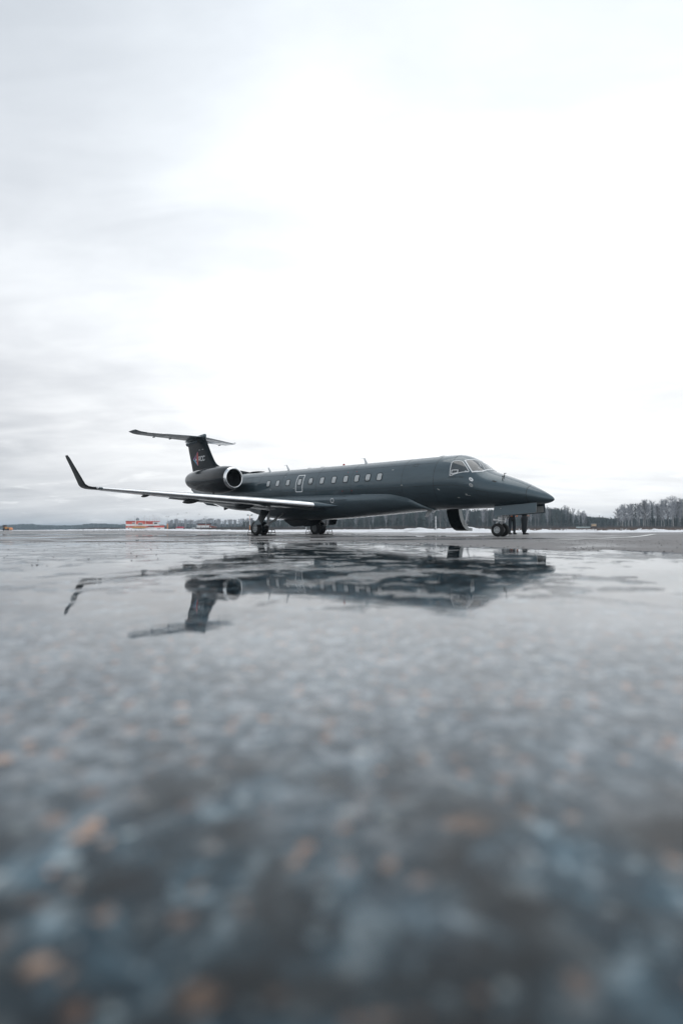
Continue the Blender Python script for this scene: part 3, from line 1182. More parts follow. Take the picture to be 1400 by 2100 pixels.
# cockpit glazing
SIDEW = [(3.61, .215), (3.638, .452), (3.68, .75), (3.64, .83), (3.56, .86), (3.285, .921), (3.07, .77), (2.864, .605), (2.868, .56), (2.887, .535), (3.2, .38), (3.558, .204)]
FRONT = [(3.25, .99), (3.09, 1.24), (2.93, 1.545), (2.65, 1.545), (2.37, 1.545), (2.40, 1.3), (2.462, .96), (2.60, .76), (2.748, .60), (2.98, .78)]
for side in (1, -1):
    so = densify(SIDEW, 3)
    sp_ = patch('side_windscreen', inset(so, .03), M_COCK, .004, side=side, rings_n=5)
    patch('windscreen_frame', so, M_OUTL, .009, parent=sp_, side=side, hole=inset(so, .025))
    fo = densify(FRONT, 3)
    fp_ = patch('front_windscreen', inset(fo, .045), M_COCK, .004, side=side, rings_n=6)
    patch('windscreen_frame', fo, M_OUTL, .010, parent=fp_, side=side, hole=inset(fo, .048))
    # sun blind and pale items seen inside
    sh = densify([(3.545, .262), (3.565, .43), (3.285, .49), (3.275, .36)], 3)
    patch('sun_blind', sh, M_OUTL, .007, parent=sp_, side=side, hole=inset(sh, .028))
    patch('cockpit_item', densify([(3.02, .50), (3.03, .54), (2.92, .575), (2.91, .54)], 2), M_SHADE, .007, parent=sp_, side=side)
    for pl in ([(2.66, .98), (2.67, 1.02), (2.64, 1.05), (2.62, 1.0)], [(2.66, 1.16), (2.82, 1.30), (2.80, 1.33), (2.64, 1.20)], [(2.50, 1.18), (2.80, 1.42), (2.79, 1.44), (2.48, 1.21)], [(2.72, .70), (2.62, .86), (2.61, .85), (2.71, .69)]):
        patch('cockpit_item', densify(pl, 2), M_SHADE, .007, parent=fp_, side=side, rings_n=2)

# static port markings, pitot probes, vent, registration plate, skin seam
for (a, ph, r, m1) in ((2.717, .294, .085, M_OUTL), (2.705, .045, .08, M_INNER)):
    o = rounded(a, ph, r, r / 1.07, 1.0, 20)
    c_ = patch('static_port_disc', o, m1, .004)
    patch('static_port', rounded(a + .01, ph, .028, .022, 1.0, 12), M_BLK, .008, parent=c_)
o = rounded(10.283, -.60, .15, .10, 1.0, 24)


def fair_l(a, z):
    """half width of the belly fairing at height z"""
    e = interp(FE, a)
    q1 = surf(a, e, .016)
    zb_, w_ = interp(FB, a), max(interp(FW, a), q1[1] + .012)
    s_ = min(1, max(0, (q1[2] - .05 - z) / (q1[2] - .05 - zb_))) ** (1 / .8)
    return w_ * max(0, 1 - s_ * s_) ** .31


def fair_ring(name, a, z, r0, r1, m, n=24):
    vs = []
    for r in (r0, r1):
        for i in range(n):
            t = 2 * pi * i / n
            aa, z_ = a + r * cos(t), z + r * sin(t)
            vs.append(P(aa, fair_l(aa, z_) + .006, z_))
    if r1 < .001:
        return mesh_obj(name, vs[:n], [tuple(range(n))], m, jet, recalc=False)
    return mesh_obj(name, vs, [(i, (i + 1) % n, n + (i + 1) % n, n + i) for i in range(n)], m, jet, recalc=False)


fair_ring('filler_cap_ring', 10.0, 1.64, .115, .085, M_OUTL)
for (a, z, r) in ((11.35, 1.72, .012), (10.35, 1.64, .02), (9.87, 1.52, .015), (9.86, 1.40, .015), (10.25, 1.52, .012), (9.2, 1.80, .02)):
    fair_ring('rivet_mark', a, z, r, 0, M_INNER if r != .02 else M_BLK, 8)
for (a, ph) in ((9.25, .62), (8.7, .62), (9.45, -.20), (8.85, -.20)):
    patch('drain_mark', rounded(a, ph, .025, .02, 1, 8), M_BEAC, .004, rings_n=1)
patch('nose_vent', [(1.86, .53), (1.80, .60), (1.93, .64), (1.99, .57)], M_BLK, .004, rings_n=1)
for (a, ph) in ((1.721, 1.15), (1.669, .845)):
    q, q2 = Vector(surf(a, ph, -.01)), Vector(surf(a, ph, .13))
    pbm = MB()
    pbm.tube(P(*q), P(*q2), .018, .012, 8)
    pbm.tube(P(q2[0] + .03, q2[1], q2[2]), P(q2[0] - .07, q2[1], q2[2]), .014, .008, 8)
    pbm.build('pitot_probe', M_BLK, jet)
for poly in ([(3.00, -.395), (3.0, -.44), (2.93, -.44), (2.93, -.395)], [(3.0, -.445), (3.0, -.462), (2.80, -.462), (2.80, -.445)]):
    patch('handle_mark', densify(poly, 2), M_INNER, .005, rings_n=1)
seam = [(3.66, .92 + k * .055) for k in range(12)]
patch('skin_seam', seam + [(a + .012, p) for a, p in reversed(seam)], M_BLK, .002, hole=inset(seam + [(a + .012, p) for a, p in reversed(seam)], .002))


# skin joints round and along the hull
for a in (.78, 4.35, 5.95, 8.9, 11.25, 13.95, 15.95, 18.6, 20.9):
    o = [(a, -.9 + k * .12) for k in range(19)]
    o2 = [(a + .016, p) for _, p in o]
    vs = []
    for (aa, p) in o + o2:
        q = surf(aa, p, .0025)
        vs.append(P(*q))
    mesh_obj('skin_seam', vs, [(i, i + 1, 19 + i + 1, 19 + i) for i in range(18)], M_BLK, jet, recalc=False)
for (ph, a0, a1) in ((.74, 4.4, 18.5), (-.17, .85, 12.2), (-.17, 12.85, 18.5), (1.15, 4.4, 17)):
    n = 60
    vs = []
    for k in range(n + 1):
        a = a0 + (a1 - a0) * k / n
        for d in (0, .011):
            vs.append(P(*surf(a, ph + d, .0025)))
    mesh_obj('skin_seam', vs, [(2 * i, 2 * i + 1, 2 * i + 3, 2 * i + 2) for i in range(n)], M_SEAM, jet, recalc=False)
# hatches and stencils
for (a, ph, w, hh_) in ((6.4, -.42, .30, .16), (4.9, -.55, .22, .12), (2.3, -.25, .22, .16), (17.0, .55, .3, .18), (16.7, -.35, .35, .14), (5.4, .72, .12, .08)):
    o = rounded(a, ph, w, hh_, .35, 24)
    patch('hatch_outline', o, M_SEAM, .003, hole=inset(o, .014))
for (a, ph) in ((6.0, -.1), (6.6, .55), (12.95, .0), (14.9, -.02), (4.2, -.3), (3.4, -.62), (13.9, .62)):
    patch('stencil_mark', [(a, ph), (a - .10, ph), (a - .10, ph + .03), (a, ph + .03)], M_INNER, .003, rings_n=1)


# model lettering below the side window, mapped on the skin
def skin_text(txt, a0, ph0, slope, h, name, m):
    cu = bpy.data.curves.new('t', 'FONT')
    cu.body = txt
    cu.size = 1
    ob = bpy.data.objects.new('t', cu)
    COL.objects.link(ob)
    dg = bpy.context.evaluated_depsgraph_get()
    me = bpy.data.meshes.new_from_object(ob.evaluated_get(dg))
    bpy.data.objects.remove(ob)
    vs = []
    for v_ in me.vertices:
        x, y = v_.co.x * h, v_.co.y * h
        q = surf(a0 - x, ph0 + (y + x * slope) / 1.13, .0035)
        vs.append(P(*q))
    mesh_obj(name, vs, [tuple(p.vertices) for p in me.polygons], m, jet, recalc=False)


skin_text('LEGACY 650', 3.66, .075, .17, .115, 'model_lettering', M_DEC)


# wheels
def wheel(a, l, z, R, w, side, rim_r, rim_m, hub_m):
    tb_ = MB()
    c = P(a, l * side, z)
    ax = (0, -side, 0)
    k = w / 2
    prof = [(-k * .75, rim_r), (-k * .95, rim_r + .03), (-k, R * .80), (-k * .86, R * .93), (-k * .5, R * .99), (0, R), (k * .5, R * .99), (k * .86, R * .93), (k, R * .80), (k * .95, rim_r + .03), (k * .75, rim_r)]
    tb_.lathe(c, ax, prof, 36)
    t_ = tb_.build('tyre', M_RUB, jet, 50)
    rb = MB()
    rb.lathe(c, ax, [(-k * .8, .001), (-k * .8, rim_r), (k * .78, rim_r + .005), (k * .84, rim_r * .94), (k * .66, rim_r * .86), (k * .5, rim_r * .5), (k * .62, rim_r * .30), (k * .74, rim_r * .26), (k * .76, .001)], 28)
    rb.build('rim', rim_m, t_, 35)
    hb_ = MB()
    for i in range(8):
        t = 2 * pi * i / 8
        q = Vector(c) + Vector(ax) * (k * .60) + Vector((cos(t), 0, sin(t))) * rim_r * .66
        hb_.tube(q - Vector(ax) * .02, q + Vector(ax) * .02, rim_r * .10, n=8)
    hb_.build('rim_bolts', hub_m, t_)
    return t_


# nose gear
wheel(2.10, .20, .25, .25, .17, 1, .125, M_RIM, M_RIMD)
wheel(2.10, .20, .25, .25, .17, -1, .125, M_RIM, M_RIMD)
g = MB()
g.tube(P(1.93, 0, 1.1), P(2.05, 0, .48), .055, .05, 12)
g.tube(P(2.05, 0, .55), P(2.10, 0, .24), .04, .04, 12)
g.tube(P(2.10, -.20, .25), P(2.10, .20, .25), .035, n=10)
g.build('nose_gear_leg', M_STEEL, jet, 40)
g = MB()
g.prism([P(2.16, .05, .60), P(2.22, .05, .56), P(2.30, .05, .44), P(2.24, .05, .42)], (0, .10, 0))
g.prism([P(2.24, .04, .45), P(2.30, .04, .42), P(2.16, .04, .25), P(2.10, .04, .27)], (0, .08, 0))
g.build('torque_link', M_WHITE, jet)
g = MB()
g.box(P(2.0, .16, .70), (.16, .10, .09))
g.box(P(2.03, 0, .61), (.14, .34, .06))
g.tube(P(2.3, .16, .64), P(2.1, .1, .62), .035, .03, 10)
g.tube(P(1.78, .14, .76), P(1.83, .14, .52), .03, .02, 8)
g.tube(P(1.95, -.12, .95), P(1.95, -.12, .55), .02, n=8)
g.build('steering_actuator', M_WHITE, jet)
for l in (-.10, .10):
    g = MB()
    g.lathe(P(1.86, l, .74), P(-1, 0, 0), [(-.06, .02), (-.02, .06), (.03, .07), (.04, .06), (.035, .001)], 14)
    g.build('taxi_light', M_WHITE, jet, 40)
g = MB()
g.tube(P(1.95, .0, .62), P(1.2, 0, 1.05), .025, n=8)
g.tube(P(1.93, .09, .82), P(2.02, .13, .50), .012, n=6)
g.tube(P(2.10, -.1, .98), P(2.14, -.15, .45), .012, n=6)
g.build('drag_brace', M_STEEL, jet)
for side in (1, -1):
    g = MB()
    n = 8
    top, bot = [], []
    for k in range(n + 1):
        a = .50 + (2.16 - .50) * k / n
        zt_ = interp(BOT, a) + .05
        top.append((a, .34, zt_))
        bot.append((a, .40, .865 - .055 * (a - .5) ))
    poly = top + list(reversed(bot))
    vs = [P(a, (l) * side, z) for a, l, z in poly] + [P(a, (l - .03) * side, z) for a, l, z in poly]
    N_ = len(poly)
    g.add(vs, [(i, i + 1, N_ - 2 - i, N_ - 1 - i) for i in range(n)] + [(N_ + i, N_ + i + 1, 2 * N_ - 2 - i, 2 * N_ - 1 - i) for i in range(n)]
          + [(i, (i + 1) % N_, N_ + (i + 1) % N_, N_ + i) for i in range(N_)])
    d_ = g.build('nose_gear_door', M_BODY, jet)
    for k in range(4):
        r_ = MB()
        a = .62 + k * .42
        r_.box(P(a, .345 * side, .98), (.05, .025, .18))
        r_.build('door_rib', M_INNER, d_)
    r_ = MB()
    r_.prism([P(.54, .295 * side, 1.12), P(.54, .355 * side, .90), P(2.08, .355 * side, .80), P(2.08, .295 * side, 1.04)], (0, .006 * side, 0))
    r_.build('door_liner', M_INNER, d_)

# main gear
for side in (1, -1):
    wheel(14.55, 2.27, .35, .36, .23, side, .20, M_RIM if side == 1 else M_RIMD, M_RIMD)
    wheel(14.55, 1.83, .35, .36, .23, -side if False else side, .20, M_RIMD, M_RIMD)
    g = MB()
    g.tube(P(13.80, 2.05 * side, 1.35), P(13.84, 2.05 * side, .62), .085, .075, 12)
    g.tube(P(13.84, 2.05 * side, .66), P(13.86, 2.05 * side, .50), .06, .06, 12)
    g.tube(P(13.84, 2.05 * side, .54), P(14.55, 2.05 * side, .34), .065, .06, 10)
    g.tube(P(14.55, 1.75 * side, .35), P(14.55, 2.33 * side, .35), .05, n=10)
    g.build('main_gear_leg', M_STEEL, jet, 40)
    g = MB()
    g.tube(P(14.15, 2.05 * side, 1.25), P(14.42, 2.05 * side, .48), .05, .035, 10)
    g.tube(P(13.95, 1.95 * side, 1.2), P(13.9, 1.97 * side, .6), .02, n=6)
    g.tube(P(13.72, 2.12 * side, 1.15), P(13.78, 2.10 * side, .55), .016, n=6)
    g.build('shock_absorber', M_STEEL, jet, 40)
    g = MB()
    g.tube(P(13.88, 1.95 * side, .58), P(13.75, 1.15 * side, 1.12), .045, .05, 10)
    g.tube(P(13.85, 1.70 * side, .72), P(13.80, 1.48 * side, .90), .06, .06, 10)
    g.build('side_brace', M_STEEL, jet, 40)
    # creased door carried on the leg; shade of its upper face painted darker
    g = MB()
    A, B, C_, D_, E_ = (13.88, 2.46, 1.30), (13.22, 2.46, 1.20), (13.68, 2.60, .56), (14.32, 2.66, .50), (14.08, 2.52, .86)
    q = [P(p[0], p[1] * side, p[2]) for p in (A, B, C_, D_, E_)]
    q2 = [P(p[0], (p[1] - .03) * side, p[2]) for p in (A, B, C_, D_, E_)]
    g.add(q + q2, [(0, 1, 2, 4), (5, 6, 7, 9), (0, 1, 6, 5), (1, 2, 7, 6), (2, 4, 9, 7), (4, 0, 5, 9)])
    ld_ = g.build('leg_door', M_DARK, jet)
    g = MB()
    g.add(q + q2, [(4, 2, 3), (9, 7, 8), (2, 3, 8, 7), (3, 4, 9, 8), (4, 2, 7, 9)])
    g.build('door_lower_face', M_BODY, ld_)
    g = MB()
    q = [(14.05, 1.72), (14.15, 1.50), (14.5, 1.45), (14.9, 1.60)]
    n = 9
    prof = [(.40 * cos(t), .40 * sin(t)) for t in [radians(100 + k * 14) for k in range(n)]]
    vs = []
    for l in (1.93, 2.17):
        for (x, z) in prof:
            vs.append(P(14.55 + x, l * side, .36 + z))
    g.add(vs, [(i, i + 1, n + i + 1, n + i) for i in range(n - 1)])
    g.build('wheel_guard', M_DARK, jet, 50)
# inboard gear door hanging under the belly
g = MB()
pts = [(14.70, .90), (14.45, .70), (14.05, .50), (13.85, .455), (13.75, .43), (13.2, .46), (12.9, .52), (12.65, .66), (12.5, .80)]
for side in (1, -1):
    g = MB()
    g.prism([P(a, .42 * side, z) for a, z in pts], (0, .025 * side, 0))
    g.build('inboard_gear_door', M_DARK, jet)

# belly blade aerial and drain masts
g = MB()
g.prism([P(5.60, -.2, 1.08), P(5.35, -.2, 1.08), P(5.62, -.2, .80), P(5.74, -.2, .82)], (0, .03, 0))
g.build('belly_aerial', M_WHITE, jet)
for (a, l) in ((4.95, .25), (3.05, .3)):
    g = MB()
    g.prism([P(a, l, 1.06), P(a - .10, l, 1.06), P(a + .02, l, .96), P(a + .08, l, .96)], (0, .02, 0))
    g.build('drain_mast', M_WHITE, jet)

# airstair: curved door hinged at the sill on the far side
AS0, AS1 = 4.60, 5.20
arc = [(-.98, 1.42), (-1.02, 1.15), (-1.09, .88), (-1.21, .62), (-1.37, .41), (-1.58, .27), (-1.82, .21), (-2.12, .20)]
g = MB()
inn, inn2 = [], []
for k, (l, z) in enumerate(arc):
    a_, b_ = arc[max(0, k - 1)], arc[min(len(arc) - 1, k + 1)]
    d = Vector((b_[0] - a_[0], b_[1] - a_[1])).normalized()
    inn.append((l + d.y * .09, z - d.x * .09))
    inn2.append((l + d.y * (.24 if k < len(arc) - 2 else .12), z - d.x * (.24 if k < len(arc) - 2 else .12)))
n = len(arc)
vs = []
for a in (AS0, AS1):
    vs += [P(a, l, z) for l, z in arc] + [P(a, l, z) for l, z in inn]
fs = []
for i in range(n - 1):
    fs += [(i, i + 1, 2 * n + i + 1, 2 * n + i), (n + i, n + i + 1, 3 * n + i + 1, 3 * n + i), (i, i + 1, n + i + 1, n + i), (2 * n + i, 2 * n + i + 1, 3 * n + i + 1, 3 * n + i)]
fs += [(0, n, 3 * n, 2 * n), (n - 1, 2 * n - 1, 4 * n - 1, 3 * n - 1)]
g.add(vs, fs)
stair = g.build('airstair', M_DARK, jet, 30)
g = MB()
for i in range(n - 1):
    (l0, z0), (l1, z1) = inn2[i], inn2[i + 1]
    g.add([P(AS0 - .012, arc[i][0], arc[i][1]), P(AS0 - .012, arc[i + 1][0], arc[i + 1][1]), P(AS0 - .012, l1, z1), P(AS0 - .012, l0, z0),
           P(AS0 + .012, arc[i][0], arc[i][1]), P(AS0 + .012, arc[i + 1][0], arc[i + 1][1]), P(AS0 + .012, l1, z1), P(AS0 + .012, l0, z0)],
          [(0, 1, 2, 3), (4, 5, 6, 7), (3, 2, 6, 7)])
g.build('stair_cheek', M_INNER, stair)
for (l, z) in ((-1.22, 1.15), (-1.30, .93), (-1.42, .71), (-1.58, .50), (-1.80, .34)):
    g = MB()
    g.box(P((AS0 + AS1) / 2, l, z), (AS1 - AS0 - .08, .20, .03))
    g.box(P((AS0 + AS1) / 2, l + .085, z - .07), (AS1 - AS0 - .08, .02, .13))
    g.build('stair_tread', M_INNER, stair)
g = MB()
g.tube(P(AS0 - .03, -1.85, 1.2), P(AS0 - .03, -1.45, .5), .022, n=8)
g.tube(P(AS0 - .03, -1.62, .78), P(AS0 - .03, -1.80, .62), .014, n=8)
g.tube(P(AS0 - .03, -1.45, .5), P(AS0 - .03, -1.72, .48), .012, n=8)
g.build('stair_handrail', M_STEEL, stair)


# ------------------------------------------------------------------ things round the aircraft
def W_(a, l, z=0):
    """aircraft coordinates to world"""
    return (7.5257 - a * cos(TH) - l * sin(TH), 18.8737 + a * sin(TH) - l * cos(TH), GZ + z)


M_CHOCK = mat('chock_frame', (.02, .014, .014), .5, .3, var=.3)


def make_chock():
    r = empty('wheel_chock')
    b = MB()
    for y in (-.20, .20):
        b.tube((-.20, y, .02), (-.10, y, .27), .014, n=6)
        b.tube((.20, y, .02), (.10, y, .27), .014, n=6)
        b.tube((-.20, y, .02), (.20, y, .02), .016, n=6)
        b.tube((-.10, y, .27), (.10, y, .27), .014, n=6)
        b.tube((-.13, y, .13), (.13, y, .13), .010, n=6)
    b.build('side_frame', M_CHOCK, r)
    b = MB()
    for x, z in ((-.20, .02), (.20, .02), (-.10, .27), (.10, .27), (.15, .14)):
        b.tube((x, -.20, z), (x, .20, z), .012, n=6)
    b.tube((-.2, -.2, .02), (.2, .2, .02), .010, n=6)
    b.build('cross_bar', M_CHOCK, r)
    return r


CH = [((15.18, 2.02), 'dark tubular chock behind the near main wheels, under the wing'),
      ((13.72, 2.02), 'dark tubular chock in front of the near main wheels'),
      ((15.18, -2.02), 'dark tubular chock behind the far main wheels beside the belly'),
      ((13.72, -2.02), 'dark tubular chock in front of the far main wheels')]
ch0 = make_chock()
for i, ((a, l), lab) in enumerate(CH):
    c = ch0 if i == 0 else copy_tree(ch0)
    c.location = W_(a, l)
    c.rotation_euler = (0, 0, -TH)
    tag(c, lab, 'wheel chock', 'chocks at the main wheels')

# white beaded marker post on a small base near the airstair
mp_ = empty('marker_post', (px(893, 42), 42, .06))
tag(mp_, 'thin white beaded post on the snow heap, seen under the fuselage left of the airstair', 'post')
b = MB()
b.tube((0, 0, .0), (0, 0, 1.15), .02, n=8)
b.build('rod', M_STEEL, mp_)
for k in range(13):
    b = MB()
    r = .05 + .008 * ((k * 7) % 3)
    b.lathe((0, 0, .12 + k * .08), (0, 0, 1), [(-.034, .01), (-.018, r), (.018, r), (.034, .01)], 10)
    b.build('bead', M_WHITE, mp_, 50)
b = MB()
b.box((.16, 0, .05), (.6, .3, .12))
b.build('base', M_INNER, mp_)

# ------------------------------------------------------------------ two people standing beyond the nose gear
M_SKIN = mat('skin', (.42, .25, .18), .5, var=.05)
M_JACK = mat('black_jacket', (.012, .014, .017), .8, var=.2, vscale=8)
M_TROU = mat('dark_jeans', (.020, .028, .036), .85, var=.25, vscale=10)
M_TROU2 = mat('black_overtrousers', (.014, .018, .022), .8, var=.25, vscale=8)
M_SHOE = mat('black_shoe', (.010, .010, .011), .6)
M_GLOVE = mat('orange_glove', (.75, .16, .03), .6)
M_HAIR = mat('dark_hair', (.03, .02, .015), .8)


def skin_body(name, joints, edges, m, parent, root=0, sub=2):
    """joints: list of (x,y,z,rx,ry)"""
    bm = bmesh.new()
    lay = bm.verts.layers.skin.verify()
    vs = []
    for j in joints:
        v = bm.verts.new(j[:3])
        v[lay].radius = (j[3], j[4] if len(j) > 4 else j[3])
        vs.append(v)
    vs[root][lay].use_root = True
    for a, b in edges:
        bm.edges.new((vs[a], vs[b]))
    me = bpy.data.meshes.new(name)
    bm.to_mesh(me)
    bm.free()
    me.materials.append(m)
    o = bpy.data.objects.new(name, me)
    COL.objects.link(o)
    o.parent = parent
    k = o.modifiers.new('skin', 'SKIN')
    k.use_smooth_shade = True
    s = o.modifiers.new('sub', 'SUBSURF')
    s.levels = s.render_levels = sub
    return o


def make_person(loc, rz, stance, wide, gloves, label):
    """faces -Y in its own space"""
    r = empty('person', loc, rz)
    tag(r, label, 'person')
    hs = .10
    J = [(0, 0, .95, .13, .10), (0, .0, 1.12, .125, .095), (0, .01, 1.32, .15, .10), (0, .01, 1.45, .09, .07), (0, 0, 1.53, .052), (0, -.01, 1.60, .07, .08), (0, -.012, 1.68, .078, .095), (0, 0, 1.75, .05, .06)]
    E = [(i, i + 1) for i in range(7)]

    def chain(start, pts):
        k = start
        for p in pts:
            J.append(p)
            E.append((k, len(J) - 1))
            k = len(J) - 1
        return k
    feet = []
    for s in (-1, 1):
        chain(0, [(s * hs, 0, .86, .09), (s * (hs + stance * .5), .0, .48, .06), (s * (hs + stance), .02, .10, .042), (s * (hs + stance + .015), -.06, .045, .035), (s * (hs + stance + .02), -.15, .035, .028)])
        feet.append((s * (hs + stance)))
        k = chain(3, [(s * .19, .01, 1.42, .055), (s * .26, .03, 1.16, .043), (s * .205, -.15, .95, .034), (s * .18, -.21, .925, .030, .02)])
        hx, hy, hz = s * .18, -.21, .925
        for f in range(4):       # fingers, curled
            chain(k, [(hx - s * (.035 + .0), hy - .02 + .0, hz + .025 - .018 * f, .0095), (hx - s * .075, hy - .015 + .004 * f, hz + .022 - .018 * f, .0085), (hx - s * (.085 - .004 * f), hy + .018, hz + .018 - .017 * f, .0075)])
        chain(k, [(hx - s * .02, hy - .035, hz + .04, .011), (hx - s * .05, hy - .045, hz + .055, .009)])
    body = skin_body('body', J, E, M_SKIN, r, 0, 1)
    # face
    b = MB()
    b.prism([(-.012, -.105, 1.655), (.012, -.105, 1.655), (0, -.125, 1.66), (0, -.10, 1.70)], (0, .02, 0))
    b.build('nose', M_SKIN, body, 60)
    b = MB()
    for s in (-1, 1):
        b.lathe((s * .032, -.088, 1.695), (0, -1, 0), [(0, .012), (.006, .010), (.009, .001)], 10)
    b.build('eyes', M_BLK, body)
    b = MB()
    b.box((0, -.098, 1.625), (.045, .01, .008))
    b.build('mouth', mat('lips', (.30, .12, .10), .5), body)
    b = MB()
    for s in (-1, 1):
        b.lathe((s * .078, .0, 1.67), (s, 0, 0), [(-.01, .026), (.006, .028), (.01, .01)], 10)
    b.build('ears', M_SKIN, body, 50)
    b = MB()
    b.lathe((0, .012, 1.665), (0, -.10, 1), [(.01, .092), (.04, .096), (.08, .086), (.11, .055), (.122, .001)], 18)
    b.build('hair', M_HAIR, body, 60)
    # trousers
    w = wide
    TJ = [(0, 0, .97, .155, .115), (0, 0, .88, .15, .115)]
    TE = [(0, 1)]
    for s in (-1, 1):
        k0 = len(TJ)
        TJ += [(s * (hs + .0), 0, .78, .098 * w), (s * (hs + stance * .5), .0, .48, .080 * w), (s * (hs + stance * .9), .015, .20, .075 * w), (s * (hs + stance), .015, .075, .062 * w)]
        TE += [(1, k0), (k0, k0 + 1), (k0 + 1, k0 + 2), (k0 + 2, k0 + 3)]
    skin_body('trousers', TJ, TE, M_TROU if w < 1.2 else M_TROU2, r, 0, 2)
    # jacket reaching the thighs, with sleeves
    JJ = [(0, 0, .68, .185, .14), (0, 0, .92, .18, .13), (0, .0, 1.12, .175, .125), (0, .01, 1.33, .19, .12), (0, .01, 1.47, .085, .075)]
    JE = [(0, 1), (1, 2), (2, 3), (3, 4)]
    for s in (-1, 1):
        k0 = len(JJ)
        JJ += [(s * .20, .01, 1.42, .075), (s * .275, .03, 1.16, .064), (s * .21, -.14, .955, .050)]
        JE += [(3, k0), (k0, k0 + 1), (k0 + 1, k0 + 2)]
    skin_body('jacket', JJ, JE, M_JACK, r, 1, 2)
    for s in (-1, 1):
        b = MB()
        x = feet[0 if s < 0 else 1]
        rr_ = []
        for (y, hw, h) in ((.09, .045, .12), (.06, .06, .16), (0, .06, .16), (-.07, .048, .085), (-.14, .048, .065), (-.19, .035, .05), (-.205, .015, .03)):
            rr_.append([(x + hw * cos(t), y, max(0, h * .5 + h * .5 * sin(t))) for t in [2 * pi * i / 12 for i in range(12)]])
        v, f = loft(rr_)
        mesh_obj('shoe', v, f, M_SHOE, r, smooth=50)
        if gloves:
            skin_body('glove', [(s * .20, -.175, .93, .05, .04), (s * .175, -.215, .92, .055, .035), (s * .135, -.225, .915, .046, .03), (s * .11, -.20, .905, .034, .024), (s * .165, -.25, .965, .024)],
                      [(0, 1), (1, 2), (2, 3), (1, 4)], M_GLOVE, r, 0, 1)
    return r


make_person(W_(5.14, -6.85), radians(12), .035, 1.0, True, 'person in a black jacket and dark jeans with orange gloves, standing beyond the nose wheel')
make_person(W_(4.62, -7.15), radians(70), .02, 1.8, False, 'person in wide black trousers standing side on, right of the one with orange gloves')

# ------------------------------------------------------------------ snow banks
def snow_ridge(name, pts, h, w, seed, label, group, rough=1.0):
    """ridge along a polyline of ground points"""
    P2 = []
    for (x0, y0, h0), (x1, y1, h1) in zip(pts, pts[1:]):
        n = max(2, int(math.hypot(x1 - x0, y1 - y0) / (w * .07)))
        for i in range(n):
            t = i / n
            P2.append((x0 + (x1 - x0) * t, y0 + (y1 - y0) * t, h0 + (h1 - h0) * t))
    P2.append(pts[-1])
    K = 26
    vs, fs = [], []
    for i, (x, y, hh) in enumerate(P2):
        a, b = P2[max(0, i - 1)], P2[min(len(P2) - 1, i + 1)]
        d = Vector((b[0] - a[0], b[1] - a[1])).normalized()
        end = min(1, min(i, len(P2) - 1 - i) / 12)
        for k in range(K + 1):
            u = k / K * 2 - 1
            X, Y = x - d.y * u * w, y + d.x * u * w
            prof_ = max(0, 1 - u * u) ** .8
            nn = .75 + 1.1 * fbm(X * 1.3 / w + seed, Y * 1.3 / w, 0, 5) * rough
            z = GZ - .04 + hh * h * prof_ * nn * end + .75 * h * prof_ * end * fbm(X * 5 / w, Y * 5 / w, seed, 5)
            vs.append((X, Y, max(GZ - .06, z)))
    for i in range(len(P2) - 1):
        for k in range(K):
            a = i * (K + 1) + k
            fs.append((a, a + 1, a + K + 2, a + K + 1))
    o = mesh_obj(name, vs, fs, M_SNOW, smooth=80)
    return tag(o, label, 'snow bank', group, kind='stuff')


G = 'ploughed snow banks along the apron edge'
snow_ridge('snow_bank', [(-175, 258, .5), (-130, 232, .7), (-95, 205, 1.5), (-76, 190, 1.6), (-62, 176, 1.0), (-52, 162, 1.2), (-40, 140, .9), (-30, 112, .7), (-20, 90, .7)], .34, 4.0, 1.0, 'long ploughed snow bank at the far left edge of the apron below the red and white building', G)
snow_ridge('snow_bank', [(-20, 92, .6), (-12, 68, .6), (-4, 54, .8), (1, 49, .8), (5, 45, 1.2), (9, 42.5, 1.5), (13, 41.5, 1.2)], .28, 2.4, 4.0, 'low lumpy snow bank seen under the fuselage', G)
snow_ridge('snow_bank', [(12.5, 42, 1.0), (17, 40.5, .9), (22, 41, .7), (30, 42.5, .6), (60, 46, .6)], .26, 2.0, 9.0, 'low snow bank along the right hand apron edge', G)
rs = random.Random(14)
b = MB()
for i in range(260):       # broken lumps of snow thrown on the banks
    if rs.random() < .5:
        t = rs.random()
        x, y = 2 + 22 * t, 47 - 7 * t + rs.uniform(-1.5, 2.5)
        r = rs.uniform(.02, .06)
        z = GZ + rs.uniform(.05, .24)
    else:
        t = rs.random()
        x, y = -100 + 60 * t, 206 - 60 * t + rs.uniform(-3, 3)
        r = rs.uniform(.12, .3)
        z = GZ + rs.uniform(.05, .25)
    b.lathe((x, y, z), (rs.uniform(-1, 1), rs.uniform(-1, 1), 1), [(-r, .01), (-r * .5, r * rs.uniform(.7, 1)), (r * .4, r * rs.uniform(.8, 1.1)), (r * .8, .01)], 6)
tag(b.build('snow_lumps', M_SNOW), 'broken lumps of snow lying on and beside the ploughed banks', 'snow', kind='stuff')

# ------------------------------------------------------------------ trees
M_BARK = mat('grey_birch_bark', (.30, .29, .28), .8, var=.35, vscale=2)
M_TWIG = mat('bare_twigs', (.14, .14, .148), .9, var=.25, vscale=.4)
M_TWIG2 = mat('frosted_twigs', (.34, .35, .375), .9, var=.25, vscale=.4)
M_DBARK = mat('dark_bark', (.055, .045, .04), .9, var=.3)


